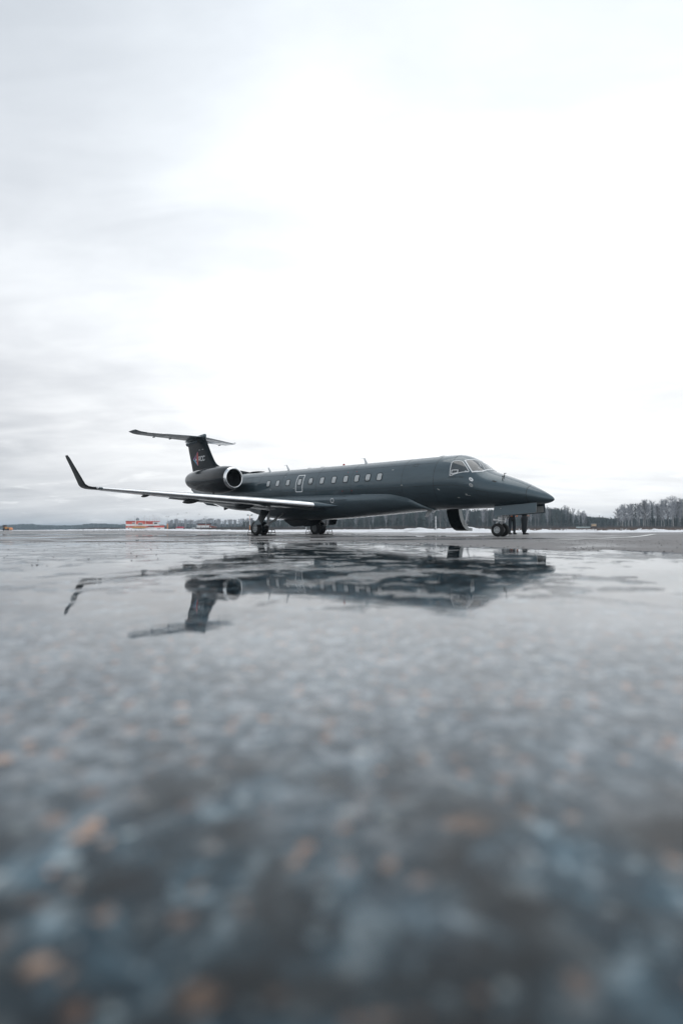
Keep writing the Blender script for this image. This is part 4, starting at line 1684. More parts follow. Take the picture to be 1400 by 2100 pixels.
def needle_mat(name, col):
    m, t, b = new_mat(name)
    oi = t.nodes.new('ShaderNodeObjectInfo')
    co = t.nodes.new('ShaderNodeTexCoord')
    n = noise_n(t, co.outputs['Object'], 1.2, 3, .6)
    c = ramp(t, n, [(.3, tuple(x * .6 for x in col)), (.7, tuple(x * 1.35 for x in col))])
    c = mixc(t, mth(t, 'MULTIPLY', oi.outputs['Random'], .35), c, (.05, .055, .045))
    t.links.new(c, b.inputs['Base Color'])
    b.inputs['Roughness'].default_value = .8
    return m


M_SPR = needle_mat('spruce_needles', (.018, .040, .040))
M_PIN = needle_mat('pine_needles', (.024, .046, .046))


def strip(vs, fs, p, q, w0, w1, nrm):
    """thin three sided twig"""
    d = (q - p)
    u = d.cross(nrm)
    if u.length < 1e-5:
        u = d.orthogonal()
    u.normalize()
    b = len(vs)
    vs += [tuple(p - u * w0), tuple(p + u * w0), tuple(q + u * w1), tuple(q - u * w1)]
    fs.append((b, b + 1, b + 2, b + 3))


def trunk_mesh(name, h, r, m, lean, rnd, top=.15, br=()):
    rings_, n = [], 6
    K = 7
    pts = []
    for k in range(K + 1):
        t = k / K
        pts.append(Vector((lean[0] * t * t * h + .15 * sin(3 * t + lean[2]), lean[1] * t * t * h + .15 * cos(2.5 * t + lean[2]) - .15, h * t)))
    for k, p in enumerate(pts):
        t = k / K
        rr_ = r * (1 - t) + r * top * t
        rings_.append([(p.x + cos(2 * pi * i / n) * rr_, p.y + sin(2 * pi * i / n) * rr_, p.z) for i in range(n)])
    v, f = loft(rings_)
    return mesh_obj(name, v, f, m, None, smooth=60, link=False).data, pts


def at_pts(pts, t):
    t = max(0, min(.9999, t)) * (len(pts) - 1)
    k = int(t)
    return pts[k].lerp(pts[k + 1], t - k)


def birch_variant(seed, h, spread, m_tw, m_bk, dens=1.0):
    rnd = random.Random(seed)
    lean = (rnd.uniform(-.05, .05), rnd.uniform(-.05, .05), rnd.uniform(0, 6))
    tm, pts = trunk_mesh('trunk', h * .96, h * .0085 + .02, m_bk, lean, rnd)
    vs, fs = [], []
    nb = int(26 * dens)
    for i in range(nb):
        t = .28 + .66 * (i / nb) ** .9
        p = at_pts(pts, t)
        az = rnd.uniform(0, 2 * pi)
        L = spread * (.16 + .62 * sin(pi * min(1, (t - .16) / .86))) * rnd.uniform(.75, 1.2)
        el = radians(rnd.uniform(40, 68))
        d = Vector((cos(az) * cos(el), sin(az) * cos(el), sin(el)))
        q = p.copy()
        segs = 4
        for s in range(segs):
            q2 = q + d * (L / segs)
            w = .04 * (1 - s / segs) + .014
            strip(vs, fs, q, q2, w, w * .75, Vector((rnd.uniform(-1, 1), rnd.uniform(-1, 1), rnd.uniform(-.3, .3))))
            for k in range(int(5 * dens) + 2):
                b0 = q.lerp(q2, rnd.random())
                d2 = (d + Vector((rnd.uniform(-1, 1), rnd.uniform(-1, 1), rnd.uniform(-.3, .8))) * .9).normalized()
                l2 = L * rnd.uniform(.16, .34)
                b1 = b0 + d2 * l2
                strip(vs, fs, b0, b1, .019, .013, Vector((rnd.uniform(-1, 1), rnd.uniform(-1, 1), .1)))
                for kk in range(3):
                    c0 = b0.lerp(b1, rnd.uniform(.3, 1))
                    d3 = (d2 + Vector((rnd.uniform(-1, 1), rnd.uniform(-1, 1), rnd.uniform(-.9, .5))) * .9).normalized()
                    strip(vs, fs, c0, c0 + d3 * rnd.uniform(.4, .95), .013, .009, Vector((rnd.uniform(-1, 1), rnd.uniform(-1, 1), .1)))
            q = q2
            d = (d + Vector((rnd.uniform(-.25, .25), rnd.uniform(-.25, .25), rnd.uniform(-.1, .28)))).normalized()
    cm = mesh_obj('crown', vs, fs, m_tw, None, recalc=False, link=False).data
    return tm, cm


def spruce_variant(seed, h, spread, m_n, sparse=0.0, bare=.06):
    rnd = random.Random(seed)
    tm, pts = trunk_mesh('trunk', h, h * .010 + .03, M_DBARK, (rnd.uniform(-.02, .02), 0, 0), rnd, .1)
    vs, fs = [], []
    tiers = int(h * 1.5)
    for i in range(tiers):
        t = bare + (1 - bare) * i / tiers
        p0 = at_pts(pts, t)
        R = spread * (1 - t) ** .85 * rnd.uniform(.75, 1.15) + .12
        nb = max(4, int(9 * (1 - sparse) * (1 - t) + 4))
        a0 = rnd.uniform(0, 6)
        for k in range(nb):
            if rnd.random() < sparse:
                continue
            az = a0 + 2 * pi * k / nb + rnd.uniform(-.3, .3)
            L = R * rnd.uniform(.7, 1.15)
            dr = -.25 * L + rnd.uniform(-.1, .1)
            o = Vector((cos(az), sin(az), 0))
            s_ = Vector((-sin(az), cos(az), 0))
            tip = p0 + o * L + Vector((0, 0, dr + .12 * L))
            mid = p0 + o * L * .55 + Vector((0, 0, dr))
            w = .22 * L + .10
            b = len(vs)
            vs += [tuple(p0 + Vector((0, 0, .25))), tuple(mid + s_ * w), tuple(tip), tuple(mid - s_ * w), tuple(mid + Vector((0, 0, .18 + .05 * L)))]
            fs += [(b, b + 1, b + 4), (b + 1, b + 2, b + 4), (b + 2, b + 3, b + 4), (b + 3, b, b + 4)]
            for q in range(2):      # hanging twiglets for an uneven edge
                c0 = mid.lerp(tip, rnd.random()) + s_ * rnd.uniform(-w, w) * .7
                b = len(vs)
                vs += [tuple(c0 - s_ * .13), tuple(c0 + s_ * .13), tuple(c0 + Vector((rnd.uniform(-.1, .1), rnd.uniform(-.1, .1), -rnd.uniform(.25, .55))))]
                fs.append((b, b + 1, b + 2))
    cm = mesh_obj('crown', vs, fs, m_n, None, recalc=False, link=False).data
    return tm, cm


def pine_variant(seed, h, spread, start=.5, clumps=26):
    rnd = random.Random(seed)
    tm, pts = trunk_mesh('trunk', h * .97, h * .010 + .03, M_DBARK, (rnd.uniform(-.04, .04), 0, rnd.uniform(0, 6)), rnd, .2)
    vs, fs = [], []
    for i in range(clumps):
        t = start + (1 - start) * (i / clumps)
        p0 = at_pts(pts, t)
        az = rnd.uniform(0, 2 * pi)
        L = spread * (1.15 - t) / (1.15 - start) * rnd.uniform(.35, 1.1)
        c = p0 + Vector((cos(az) * L, sin(az) * L, rnd.uniform(-.2, .5)))
        strip(vs, fs, p0, c, .07, .03, Vector((0, 0, 1)))
        cr = rnd.uniform(.55, 1.15)
        for k in range(26):
            o = Vector((rnd.gauss(0, 1), rnd.gauss(0, 1), rnd.gauss(0, .45)))
            o = o.normalized() * cr * rnd.uniform(.3, 1)
            o.z *= .5
            s1 = Vector((rnd.uniform(-1, 1), rnd.uniform(-1, 1), rnd.uniform(-.4, .4))).normalized() * .3
            s2 = Vector((rnd.uniform(-1, 1), rnd.uniform(-1, 1), rnd.uniform(.1, .9))).normalized() * .3
            b = len(vs)
            q = c + o
            vs += [tuple(q), tuple(q + s1), tuple(q + s1 * .6 + s2)]
            fs.append((b, b + 1, b + 2))
    cm = mesh_obj('crown', vs, fs, M_PIN, None, recalc=False, link=False).data
    return tm, cm


BIR = [birch_variant(30 + i, 20, 5.6, M_TWIG2 if i % 2 else M_TWIG, M_BARK, 1.0 + .12 * i) for i in range(5)]
BSH = [birch_variant(60 + i, 11, 3.9, M_TWIG2, M_BARK, 1.1) for i in range(3)]
SPR = [spruce_variant(80 + i, 16, 2.5 + .25 * i, M_SPR, .05 * i) for i in range(4)]
PIN = [pine_variant(90 + i, 19, 2.8, .45 + .06 * i) for i in range(3)]
LONE = spruce_variant(99, 20, 3.2, M_PIN, .45, .42)


def tree(name, var, x, y, s, rz, label, group=None, sx=1.0):
    t = empty(name, (x, y, GZ), rz)
    t.scale = (s * sx, s * sx, s)
    for nm, me in zip(('trunk', 'crown'), var):
        o = bpy.data.objects.new(nm, me)
        COL.objects.link(o)
        o.parent = t
    tag(t, label, {'bare_birch': 'tree', 'spruce_tree': 'tree', 'pine_tree': 'tree', 'bare_tree': 'tree'}[name], group)
    return t


rt = random.Random(77)
# skyline of the photograph: (column, row of the tree tops), baseline about 1083
SKY = [(0, 1075), (60, 1072), (100, 1075), (150, 1075), (190, 1071), (257, 1073), (340, 1072), (350, 1066), (372, 1065), (400, 1067), (430, 1063), (455, 1066), (500, 1064), (540, 1061), (600, 1060), (700, 1052), (800, 1046), (860, 1042), (900, 1038),
       (1000, 1040), (1100, 1036), (1150, 1037), (1166, 1040), (1172, 1044), (1185, 1046), (1194, 1050), (1199, 1056), (1230, 1059), (1255, 1061)]
G1 = 'dark spruces in the wood behind the jet'
G2 = 'pale trunked birches in the wood behind the jet'
G3 = 'bare birches of the right hand cluster'
G4 = 'bare trees behind the far airport buildings'
G5 = 'pines in the wood behind the jet'


def row_top(p):
    return interp(SKY, p)


# wood seen under and behind the jet, columns 560..1200
for i in range(150):
    p = 505 + (1200 - 505) * ((i + rt.uniform(-.4, .4)) / 150)
    D = rt.uniform(255, 330)
    top = zz(p, row_top(p) + rt.uniform(-1, 5), D) - GZ
    k = rt.random()
    x = px(p, D)
    if k < .42:
        tree('bare_birch', BIR[i % 5], x, D - 8, top / 20 * rt.uniform(.9, 1.02), rt.uniform(0, 6), 'bare birch with a pale trunk standing in the wood behind the jet', G2, .9)
    elif k < .82:
        tree('spruce_tree', SPR[i % 4], x, D, top / 16 * rt.uniform(.78, .98), rt.uniform(0, 6), 'dark narrow spruce standing in the wood behind the jet', G1)
    else:
        tree('pine_tree', PIN[i % 3], x, D, top / 19, rt.uniform(0, 6), 'dark pine with a high tufted crown in the wood behind the jet', G5)
# low part of the wood on the right, columns 1195..1400
for i in range(40):
    p = 1190 + 215 * i / 39 + rt.uniform(-3, 3)
    D = rt.uniform(330, 380)
    top = zz(p, 1058.5 + rt.uniform(-3, 4) + (4 if p > 1290 else 0), D) - GZ
    tree('spruce_tree', SPR[i % 4], px(p, D), D, top / 16, rt.uniform(0, 6), 'short dark spruce in the low thicket at the right', 'short spruces of the low thicket at the right', 1.5)
# distinct trees of the right hand cluster
ORD = 'first second third fourth fifth sixth seventh eighth ninth tenth eleventh twelfth thirteenth fourteenth fifteenth sixteenth seventeenth eighteenth nineteenth'.split()
for (p, y) in ((1158, 1036), (1167, 1040), (1176, 1042), (1186, 1045), (1193, 1048)):
    D = 300
    top = zz(p, y, D) - GZ
    tree('bare_birch', BIR[int(p) % 5], px(p, D), D, top / 20, rt.uniform(0, 6), 'bare birch with a pale trunk standing in the wood behind the jet', G2)
RC = [(1268, 1044, 'b', .75), (1274, 1033, 'b', 1), (1281, 1038, 'b', .8), (1288, 1034, 'b', 1), (1296, 1031, 'b', .9), (1310, 1030, 'b', 1), (1318, 1024, 'b', 1.1), (1324, 1026, 'b', 1),
      (1334, 1026, 'b', .9), (1349, 1036, 'b', .9), (1356, 1033, 'b', 1), (1362, 1024, 'b', 1), (1370, 1022, 'b', 1), (1380, 1017, 'b', 1.25), (1387, 1026, 'b', 1), (1394, 1021, 'b', 1.1), (1402, 1021, 'b', 1), (1408, 1024, 'b', 1), (1420, 1022, 'b', 1.1)]
for i, (p, y, k, sx) in enumerate(RC):
    D = 250 + rt.uniform(-10, 14)
    p += rt.uniform(-1.5, 1.5)
    top = zz(p, y, D) - GZ
    tree('bare_birch', BIR[i % 5], px(p, D), D, top / 20, rt.uniform(0, 6), 'bare birch in the right hand cluster, %s from the left' % ORD[i], G3, sx * 1.25)
for (p, y, w_, lab, v_) in ((1301, 1032, 1.0, 'tall dark conifer with sparse shelf like branches in the right hand cluster', LONE),
                            (1337, 1031, .85, 'tall narrow dark spruce between bare birches right of the sparse conifer', SPR[1]),
                            (1347, 1057, 1.3, 'small dark spruce at the foot of the tall narrow spruce', SPR[2]),
                            (1367, 1059, 1.2, 'small dark spruce standing alone between two taller spruces at the right', SPR[0]),
                            (1382, 1049, 1.15, 'broad dark spruce second from the right edge', SPR[3]),
                            (1387, 1052, 1.1, 'broad dark spruce touching its taller neighbour near the right edge', SPR[1]),
                            (1397, 1053, 1.2, 'dark spruce at the very right edge', SPR[2])):
    D = 244
    top = zz(p, y, D) - GZ
    tree('spruce_tree', v_, px(p, D), D, top / (20 if v_ is LONE else 16), rt.uniform(0, 6), lab, None, w_)
for i in range(24):
    p = 1264 + 150 * i / 23 + rt.uniform(-3, 3)
    D = rt.uniform(285, 310)
    top = zz(p, 1040 - 12 * (p - 1264) / 140 + rt.uniform(-4, 5), D) - GZ
    tree('bare_birch', BIR[(i * 3) % 5], px(p, D), D, top / 20, rt.uniform(0, 6), 'bare frosted birch in the back row of the right hand cluster', 'bare birches in the back row at the right', 1.25)
# bare trees behind the far buildings
for i in range(44):
    p = 342 + 175 * i / 43 + rt.uniform(-2, 2)
    D = rt.uniform(430, 480)
    top = zz(p, row_top(p) + rt.uniform(-1.5, 2), D) - GZ
    tree('bare_tree', BSH[i % 3] if i % 4 else BIR[i % 5], px(p, D), D, top / (11 if i % 4 else 20), rt.uniform(0, 6), 'leafless rounded tree behind the far airport buildings', G4, 1.0)


def mass(name, spec, label, m, seed, trunks=True):
    """wood that reads as one mass: many low detail conifers in one mesh. spec: (p0, p1, D0, D1, n, drop, w)"""
    r = random.Random(seed)
    vs, fs = [], []
    for (p0, p1, D0, D1, n, drop, w) in spec:
        for i in range(n):
            p = p0 + (p1 - p0) * (i + r.random()) / n
            D = r.uniform(D0, D1)
            h = zz(p, row_top(p) + drop + r.uniform(-.6, 2.2), D) - GZ
            x = px(p, D)
            sp = w * r.uniform(.7, 1.2)
            T = 6
            for k in range(T):
                t0 = k / T
                R = sp * (1 - t0) ** .7
                z0 = h * t0 * .95
                z1 = min(h, z0 + h * 1.8 / T)
                a0 = r.uniform(0, 6)
                b = len(vs)
                cx_, cy_ = x + r.uniform(-.15, .15) * sp, D
                m_ = 7
                vs.append((cx_, cy_, z1 + GZ))
                for q in range(m_):
                    rr_ = R * r.uniform(.6, 1.25)
                    vs.append((cx_ + cos(a0 + 2 * pi * q / m_) * rr_, cy_ + sin(a0 + 2 * pi * q / m_) * rr_, z0 + GZ + r.uniform(-.04, .04) * h))
                fs += [(b, b + 1 + q, b + 1 + (q + 1) % m_) for q in range(m_)]
    return tag(mesh_obj(name, vs, fs, m, recalc=False), label, 'wood', kind='stuff')


mass('distant_forest', [(500, 1150, 335, 380, 520, 4, 2.3), (1150, 1194, 335, 380, 40, 9, 2.3), (500, 1160, 380, 430, 260, 4, 2.6), (1192, 1440, 345, 385, 210, .5, 2.2), (1440, 2300, 330, 400, 520, -14, 3.2)], 'dark mixed wood standing as one mass behind the jet and the apron', M_SPR, 3)
SKY2 = list(SKY)
mass('distant_forest', [(-120, 262, 950, 1150, 520, 1.5, 7.5), (255, 352, 950, 1150, 110, 4, 7.5), (-900, -120, 950, 1150, 620, 0, 9)], 'far blue grey wood along the horizon at the left', M_SPR, 8)
mass('distant_forest', [(335, 560, 620, 720, 220, 7, 4.5)], 'low dark wood behind the far airport buildings', M_SPR, 9)

# scrub along the foot of the wood
M_SCR = mat('brown_scrub', (.13, .10, .085), .9, var=.35, vscale=.3)
M_SCR2 = mat('grey_scrub', (.07, .06, .055), .9, var=.35, vscale=.3)


def scrub(name, x0, x1, y0, y1, n, h, m, label, seed):
    r = random.Random(seed)
    vs, fs = [], []
    for i in range(n):
        x, y = r.uniform(x0, x1), r.uniform(y0, y1)
        k = max(.15, .6 + 1.2 * fbm(x * .06, y * .06, seed))
        for j in range(5):
            p = Vector((x + r.uniform(-.4, .4), y + r.uniform(-.4, .4), GZ - .05))
            d = Vector((r.uniform(-.5, .5), r.uniform(-.5, .5), 1)).normalized()
            strip(vs, fs, p, p + d * h * k * r.uniform(.5, 1.1), .035, .01, Vector((r.uniform(-1, 1), r.uniform(-1, 1), 0)))
    tag(mesh_obj(name, vs, fs, m, recalc=False), label, 'scrub', kind='stuff')


scrub('scrub', -60, 150, 215, 245, 5200, 2.0, M_SCR2, 'grey leafless scrub at the foot of the wood', 4)
scrub('scrub', 8, 42, 62, 95, 1400, .42, M_SCR, 'brown dry weeds poking through the snow beyond the apron', 5)
scrub('scrub', 70, 95, 150, 175, 500, .8, M_SCR, 'reddish brown bushes in the snow at the right', 6)
scrub('scrub', -150, -40, 300, 330, 3600, 2.2, M_SCR2, 'dark leafless hedge left of the red and white building', 7)
scrub('scrub', 22, 90, 70, 150, 2600, .38, M_SCR, 'thin dry stalks standing in the snow field at the right', 11)

# ------------------------------------------------------------------ boundary fence at the foot of the right hand wood
M_FEN = mat('weathered_fence', (.10, .11, .115), .7, var=.2)
fn = empty('boundary_fence', (0, 0, GZ))
tag(fn, 'low grey mesh fence running along the foot of the right hand wood', 'fence')
F0, F1 = Vector((62, 190, 0)), Vector((140, 200, 0))
nP = 30
for i in range(nP + 1):
    q = F0.lerp(F1, i / nP)
    b = MB()
    b.tube((q.x, q.y, 0), (q.x, q.y, 2.0), .05, n=6)
    b.build('post', M_FEN, fn)
for z in (.3, .8, 1.3, 1.9):
    b = MB()
    b.tube((F0.x, F0.y, z), (F1.x, F1.y, z), .03, n=5)
    b.build('rail', M_FEN, fn)

# ------------------------------------------------------------------ airport buildings on the left
M_ORED = mat('orange_red_cladding', (.62, .085, .050), .6, var=.12, vscale=.5)
M_OWHI = mat('white_cladding', (.86, .86, .85), .6, var=.08, vscale=.5)
M_BRICK = mat('brick_red', (.30, .085, .055), .8, var=.2, vscale=1)
M_ROOF = mat('dark_roof', (.06, .045, .042), .8, var=.2)
M_WINB = mat('window_glass_dark', (.03, .04, .05), .15, coat=1)
M_YEL = mat('yellow_ochre_panel', (.60, .28, .06), .6, var=.15)
M_MAST = mat('galvanised_mast', (.50, .52, .53), .5, .3, var=.1)
M_ORNG = mat('orange_marking_paint', (.72, .25, .06), .5, var=.1)


def bld(name, p0, p1, ybase, D, label):
    o = empty(name, (px(p0, D), D, GZ))
    tag(o, label, 'building')
    th_ = atan2(-px(p0, D), D)
    o.rotation_euler = (0, 0, th_)
    o.scale = (cos(th_), 1, 1)
    return o, (px(p1, D) - px(p0, D))


DB = 290
tb_, TW = bld('terminal_building', 257, 341.5, 1085, DB, 'red and white striped two storey airport building with roof aerials, at the far left')
u = TW / 500.0          # the facade was read off in 500 units
s_ = DB / FPX


def hh(y):              # zoom row (6.09 px per photo px) to metres above ground
    return (1085.4 - (1040 + y / 6.087)) * s_


def xx(x):              # zoom column to metres from the left corner
    return ((230 + x / 6.087) - 257) * s_


def wallbox(name, x0, x1, y0, y1, m, parent, d0=0.0, d1=9.0):
    b = MB()
    xa, xb, za, zb_ = xx(x0), xx(x1), hh(y1), hh(y0)
    b.box(((xa + xb) / 2, (d0 + d1) / 2, (za + zb_) / 2), (xb - xa, d1 - d0, zb_ - za))
    return b.build(name, m, parent)


# stacked stripes: white base, red, white, red, white parapet on three wings
wallbox('wall_base', 172, 455, 248, 285, M_OWHI, tb_)
wallbox('red_band', 172, 455, 228, 248, M_ORED, tb_, -.05)
wallbox('white_band', 172, 455, 202, 228, M_OWHI, tb_)
wallbox('red_band', 172, 292, 168, 202, M_ORED, tb_, -.05)
wallbox('parapet', 170, 292, 163, 168, M_ROOF, tb_, -.12)
c1 = wallbox('red_band', 300, 418, 162, 202, M_ORED, tb_, -.35, 9.2)
wallbox('parapet', 298, 421, 158, 162, M_OWHI, tb_, -.45, 9.3)
wallbox('corner_pilaster', 292, 300, 158, 285, M_OWHI, tb_, -.30)
wallbox('red_band', 424, 516, 172, 205, M_ORED, tb_, .6)
wallbox('white_band', 418, 600, 205, 222, M_OWHI, tb_, .4)
wallbox('roof_slab', 424, 608, 165, 172, M_ORED, tb_, -.5, 9.3)
wallbox('corner_pilaster', 418, 425, 160, 285, M_OWHI, tb_, -.1)
obs = wallbox('control_room', 516, 590, 180, 214, M_OWHI, tb_, .9, 8)
wallbox('window', 536, 574, 186, 202, M_WINB, obs, .80, .88)
wallbox('wall_base', 455, 668, 246, 285, M_OWHI, tb_, .2)
wallbox('porch', 458, 530, 228, 285, M_BRICK, tb_, .5, 8)
wallbox('red_band', 530, 668, 224, 246, M_ORED, tb_, .1)
wallbox('parapet', 600, 668, 213, 219, M_ROOF, tb_, 0.0)
wallbox('white_band', 590, 666, 219, 224, M_OWHI, tb_, .25)
cn = wallbox('entrance_canopy', 252, 425, 235, 252, M_YEL, tb_, -1.4, -.06)
for (x0, x1, y0, y1, mull) in ((328, 383, 186, 214, 4), (252, 288, 184, 202, 2), (200, 216, 240, 262, 1), (574, 618, 252, 264, 2)):
    wf = wallbox('window', x0, x1, y0, y1, M_OWHI, tb_, -.42 if x0 == 328 else -.10, -.36 if x0 == 328 else -.055)
    n_ = mull
    for k in range(n_):
        a_ = x0 + 3 + (x1 - x0 - 4) * k / n_
        wallbox('pane', a_, a_ + (x1 - x0 - 4) / n_ - 3, y0 + 4, y1 - 2, M_WINB, wf, (-.42 if x0 == 328 else -.10) - .03, (-.42 if x0 == 328 else -.10) - .005)
wallbox('orange_door', 462, 486, 240, 283, M_ORNG, tb_, .40, .49)
b = MB()
zt_ = hh(158)
b.lathe((xx(322), 3, zt_ + .5), (0, 0, 1), [(-.5, .3), (-.3, .85), (.3, 1.0), (.75, .75), (1.05, .3), (1.1, .01)], 16)
b.build('radar_dome', mat('dome_grey', (.22, .25, .27), .5), tb_, 60)
for (x, y) in ((205, 122), (222, 138), (238, 125), (255, 120), (282, 100), (305, 95), (380, 125), (398, 108), (415, 98), (445, 120), (476, 95), (524, 90), (545, 108), (572, 112), (604, 98)):
    b = MB()
    z1 = hh(y)
    z0 = hh(168)
    b.tube((xx(x), 4, z0), (xx(x), 4, z1), .10, .07, 6)
    if x in (282, 524, 415):
        b.box((xx(x), 4, z1), (.5, .1, .2))
    b.build('roof_aerial', M_MAST, tb_)

# small pavilion with brick annex
DB2 = 320
sh_ = empty('pavilion_building', (px(403, DB2), DB2, GZ), .255)
sh_.scale = (.967, 1, 1)
tag(sh_, 'small red and white flat roofed pavilion with a brick annex, behind the wing tip', 'building')
k2 = DB2 / FPX


def box2(name, x0, x1, y0, y1, m, parent, d0=0.0, d1=6.0):
    f_ = lambda x: ((230 + x / 6.087) - 403) * k2
    g_ = lambda y: (1085.6 - (1040 + y / 6.087)) * k2
    b = MB()
    b.box(((f_(x0) + f_(x1)) / 2, (d0 + d1) / 2, (g_(y0) + g_(y1)) / 2), (f_(x1) - f_(x0), d1 - d0, g_(y0) - g_(y1)))
    return b.build(name, m, parent)


box2('white_wall', 1055, 1215, 224, 254, M_OWHI, sh_)
box2('upper_wall', 1070, 1235, 208, 224, M_BRICK, sh_, .1)
box2('brick_base', 1055, 1215, 254, 286, M_BRICK, sh_, -.04)
box2('flat_roof', 1050, 1236, 199, 208, M_ROOF, sh_, -.5, 6.5)
for k in range(5):
    box2('window', 1082 + k * 26, 1098 + k * 26, 256, 276, M_OWHI, sh_, -.12, -.05)
an = MB()
fx = lambda x: ((230 + x / 6.087) - 403) * k2
gz = lambda y: (1085.6 - (1040 + y / 6.087)) * k2
an.prism([(fx(1215), .3, 0), (fx(1312), .3, 0), (fx(1312), .3, gz(242)), (fx(1215), .3, gz(225))], (0, 6, 0))
anx = an.build('brick_annex', M_BRICK, sh_)
an = MB()
an.prism([(fx(1212), .1, gz(225)), (fx(1316), .1, gz(242)), (fx(1316), .1, gz(237)), (fx(1212), .1, gz(220))], (0, 6.5, 0))
an.build('annex_roof', M_INNER, anx)
box2('annex_door', 1224, 1238, 244, 276, M_OWHI, sh_, .18, .28)

# red low vehicle-like hut and white container between the buildings
D3 = 300
k3 = D3 / FPX
rh = empty('red_tent', (px(359, D3), D3, GZ))
tag(rh, 'low red canopy roof on pale legs between the two far buildings', 'shelter')
b = MB()
b.prism([(0, 0, .9), (4.4, 0, .9), (4.0, 0, 1.75), (1.5, 0, 1.85)], (0, 3, 0))
b.build('canopy', mat('crimson_canvas', (.42, .03, .06), .7), rh)
b = MB()
b.box((2.2, 1.5, .42), (3.6, 2.6, .85))
b.build('side_wall', M_OWHI, rh)
wc = empty('storage_tank', (px(389, D3), D3 + 4, GZ))
tag(wc, 'small pale grey tank with a hatch right of the red canopy', 'tank')
b = MB()
b.lathe((0.2, 0, .65), (1, 0, 0), [(0, .3), (.1, .62), (2.0, .62), (2.1, .3)], 14)
b.build('tank_body', M_MAST, wc, 40)
b = MB()
b.box((.4, 0, .12), (.3, 1.1, .35))
b.box((1.8, 0, .12), (.3, 1.1, .35))
b.build('saddle', M_MAST, wc)

# yellow loader at the far left
ld = empty('yellow_loader', (px(8, 240), 240, GZ))
tag(ld, 'small yellow wheel loader standing at the far left edge of the apron', 'vehicle')
b = MB()
b.box((1.9, 0, 1.0), (2.6, 1.8, .75))
b.prism([(.7, -.9, .6), (1.2, -.9, .6), (1.2, -.9, 1.6), (.5, -.9, 1.4)], (0, 1.8, 0))
b.build('body', M_YEL, ld)
b = MB()
b.box((.55, 0, 1.75), (.9, 1.4, 1.0))
b.box((.55, 0, 2.3), (1.0, 1.5, .12))
b.build('cab', M_ROOF, ld)
b = MB()
b.prism([(3.1, -1.0, .35), (3.6, -1.0, .3), (3.7, -1.0, 1.0), (3.2, -1.0, 1.3)], (0, 2.0, 0))
b.build('bucket', M_ORNG, ld)
for x in (.6, 2.6):
    for y in (-.95, .75):
        b = MB()
        b.lathe((x, y, .5), (0, 1, 0), [(0, .01), (0, .45), (.05, .5), (.25, .5), (.3, .45), (.3, .01)], 14)
        b.build('wheel', M_RUB, ld, 40)

# pale truck and tan container at the right
tr = empty('utility_shed', (px(1212, 150), 150, GZ + .1))
tag(tr, 'small tan roofed cabin standing in the snow beyond the right hand apron', 'cabin')
b = MB()
b.box((.6, 0, .95), (.8, 1.3, .6))
b.build('wall', mat('tan_boards', (.45, .33, .22), .7), tr)
b = MB()
b.box((.55, 0, 1.3), (1.0, 1.5, .1))
b.build('roof', M_INNER, tr)
b = MB()
b.box((.5, 0, .3), (1.2, 1.2, .5))
b.build('plinth', M_ROOF, tr)
st_ = empty('pale_screen', (px(1180, 152), 152, GZ + .1))
tag(st_, 'long low pale green windbreak screen left of the tan cabin', 'screen')
for k in range(6):
    b = MB()
    b.box((.35 + k * .68, .04 * (k % 2), .32), (.64, .05, .42))
    b.build('panel', mat('pale_green_sheet', (.34, .40, .40), .6) if k == 0 else bpy.data.materials['pale_green_sheet'], st_)
for k in range(4):
    b = MB()
    b.box((.2 + k * 1.2, .1, .2), (.06, .06, .6))
    b.build('post', M_MAST, st_)


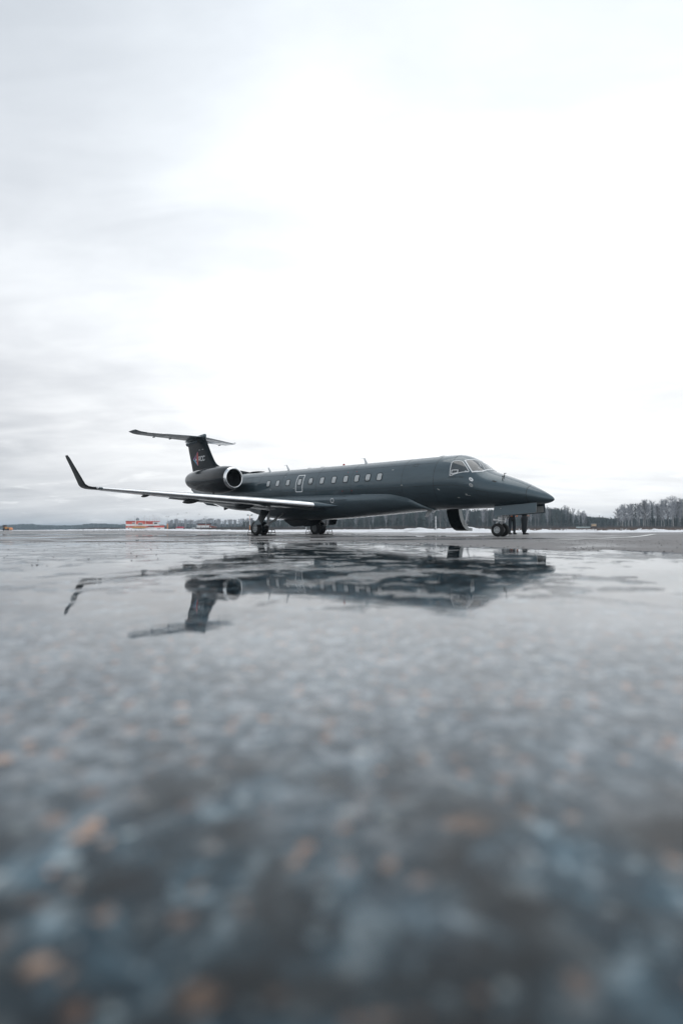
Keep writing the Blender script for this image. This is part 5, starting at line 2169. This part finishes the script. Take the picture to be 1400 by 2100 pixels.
# light masts and poles
def light_mast(p, ytop, D, label, heads=2, orange=None, r=.11):
    o = empty('light_mast', (px(p, D), D, GZ))
    tag(o, label, 'light mast', 'light masts beyond the apron')
    h = zz(p, ytop, D) - GZ
    if orange:
        b = MB()
        b.tube((0, 0, 0), (0, 0, h * orange), r * 1.05, r, 8)
        b.build('orange_base', M_ORNG, o)
        b = MB()
        b.tube((0, 0, h * orange), (0, 0, h * .72), r, r * .8, 8)
        b.build('white_section', M_OWHI, o)
        b = MB()
        b.tube((0, 0, h * .72), (0, 0, h), r * .8, r * .6, 8)
        b.build('orange_top', M_ORNG, o)
    else:
        b = MB()
        b.tube((0, 0, 0), (0, 0, h), r, r * .5, 8)
        b.build('pole', M_MAST, o)
    if heads:
        b = MB()
        b.box((0, 0, h), (.085 * h + .8, .1, .1))
        b.build('cross_arm', M_MAST, o)
        for s in ((-1, 1) if heads == 2 else (1,)):
            b = MB()
            b.box((s * (.0425 * h + .35), 0, h + .2), (.5, .3, .35))
            b.build('lamp_head', M_INNER, o)
    return o


light_mast(343.5, 1060, 300, 'two headed light mast just right of the red and white building', 2)
light_mast(343.8, 1074, 298, 'short orange marker pole at the foot of the mast beside the red and white building', 0, .99, .3)
light_mast(362.5, 1054.5, 300, 'tall slim light mast beside the red canopy', 1, None, .09)
light_mast(380, 1052, 360, 'very thin faint mast right of the red canopy', 1, None, .05)
light_mast(406.5, 1055, 330, 'slim mast rising over the pavilion roof', 1, None, .06)
light_mast(422.5, 1060.5, 300, 'two headed light mast with an orange foot in front of the pavilion', 2, None, .2)
light_mast(380.3, 1071, 300, 'plain white pole between the red canopy and the pale tank', 0, None, .12)
light_mast(512.3, 1057.5, 150, 'two headed orange and white banded mast beside the near main wheels', 2, .35, .075)
light_mast(627.5, 1078.5, 110, 'short white pole under the belly between the main wheels', 0, None, .11)
light_mast(759, 1076, 200, 'short thin pole on the snow under the fuselage', 0, None, .07)

# ------------------------------------------------------------------ haze: one closed box of pale air
hm = bpy.data.materials.new('thin_haze')
hm.use_nodes = True
ht = hm.node_tree
for n_ in list(ht.nodes):
    if n_.type == 'BSDF_PRINCIPLED':
        ht.nodes.remove(n_)
pvn = ht.nodes.new('ShaderNodeVolumePrincipled')
pvn.inputs['Color'].default_value = (.72, .87, 1.0, 1)
pvn.inputs['Density'].default_value = 0.00042
pvn.inputs['Anisotropy'].default_value = 0.0
ht.links.new(pvn.outputs[0], ht.nodes['Material Output'].inputs['Volume'])
b = MB()
b.box((0, 4300, 14.0), (12600, 9600, 30.6))
hz = b.build('haze', hm)
tag(hz, 'thin cold haze over the whole airfield', 'haze', kind='stuff')
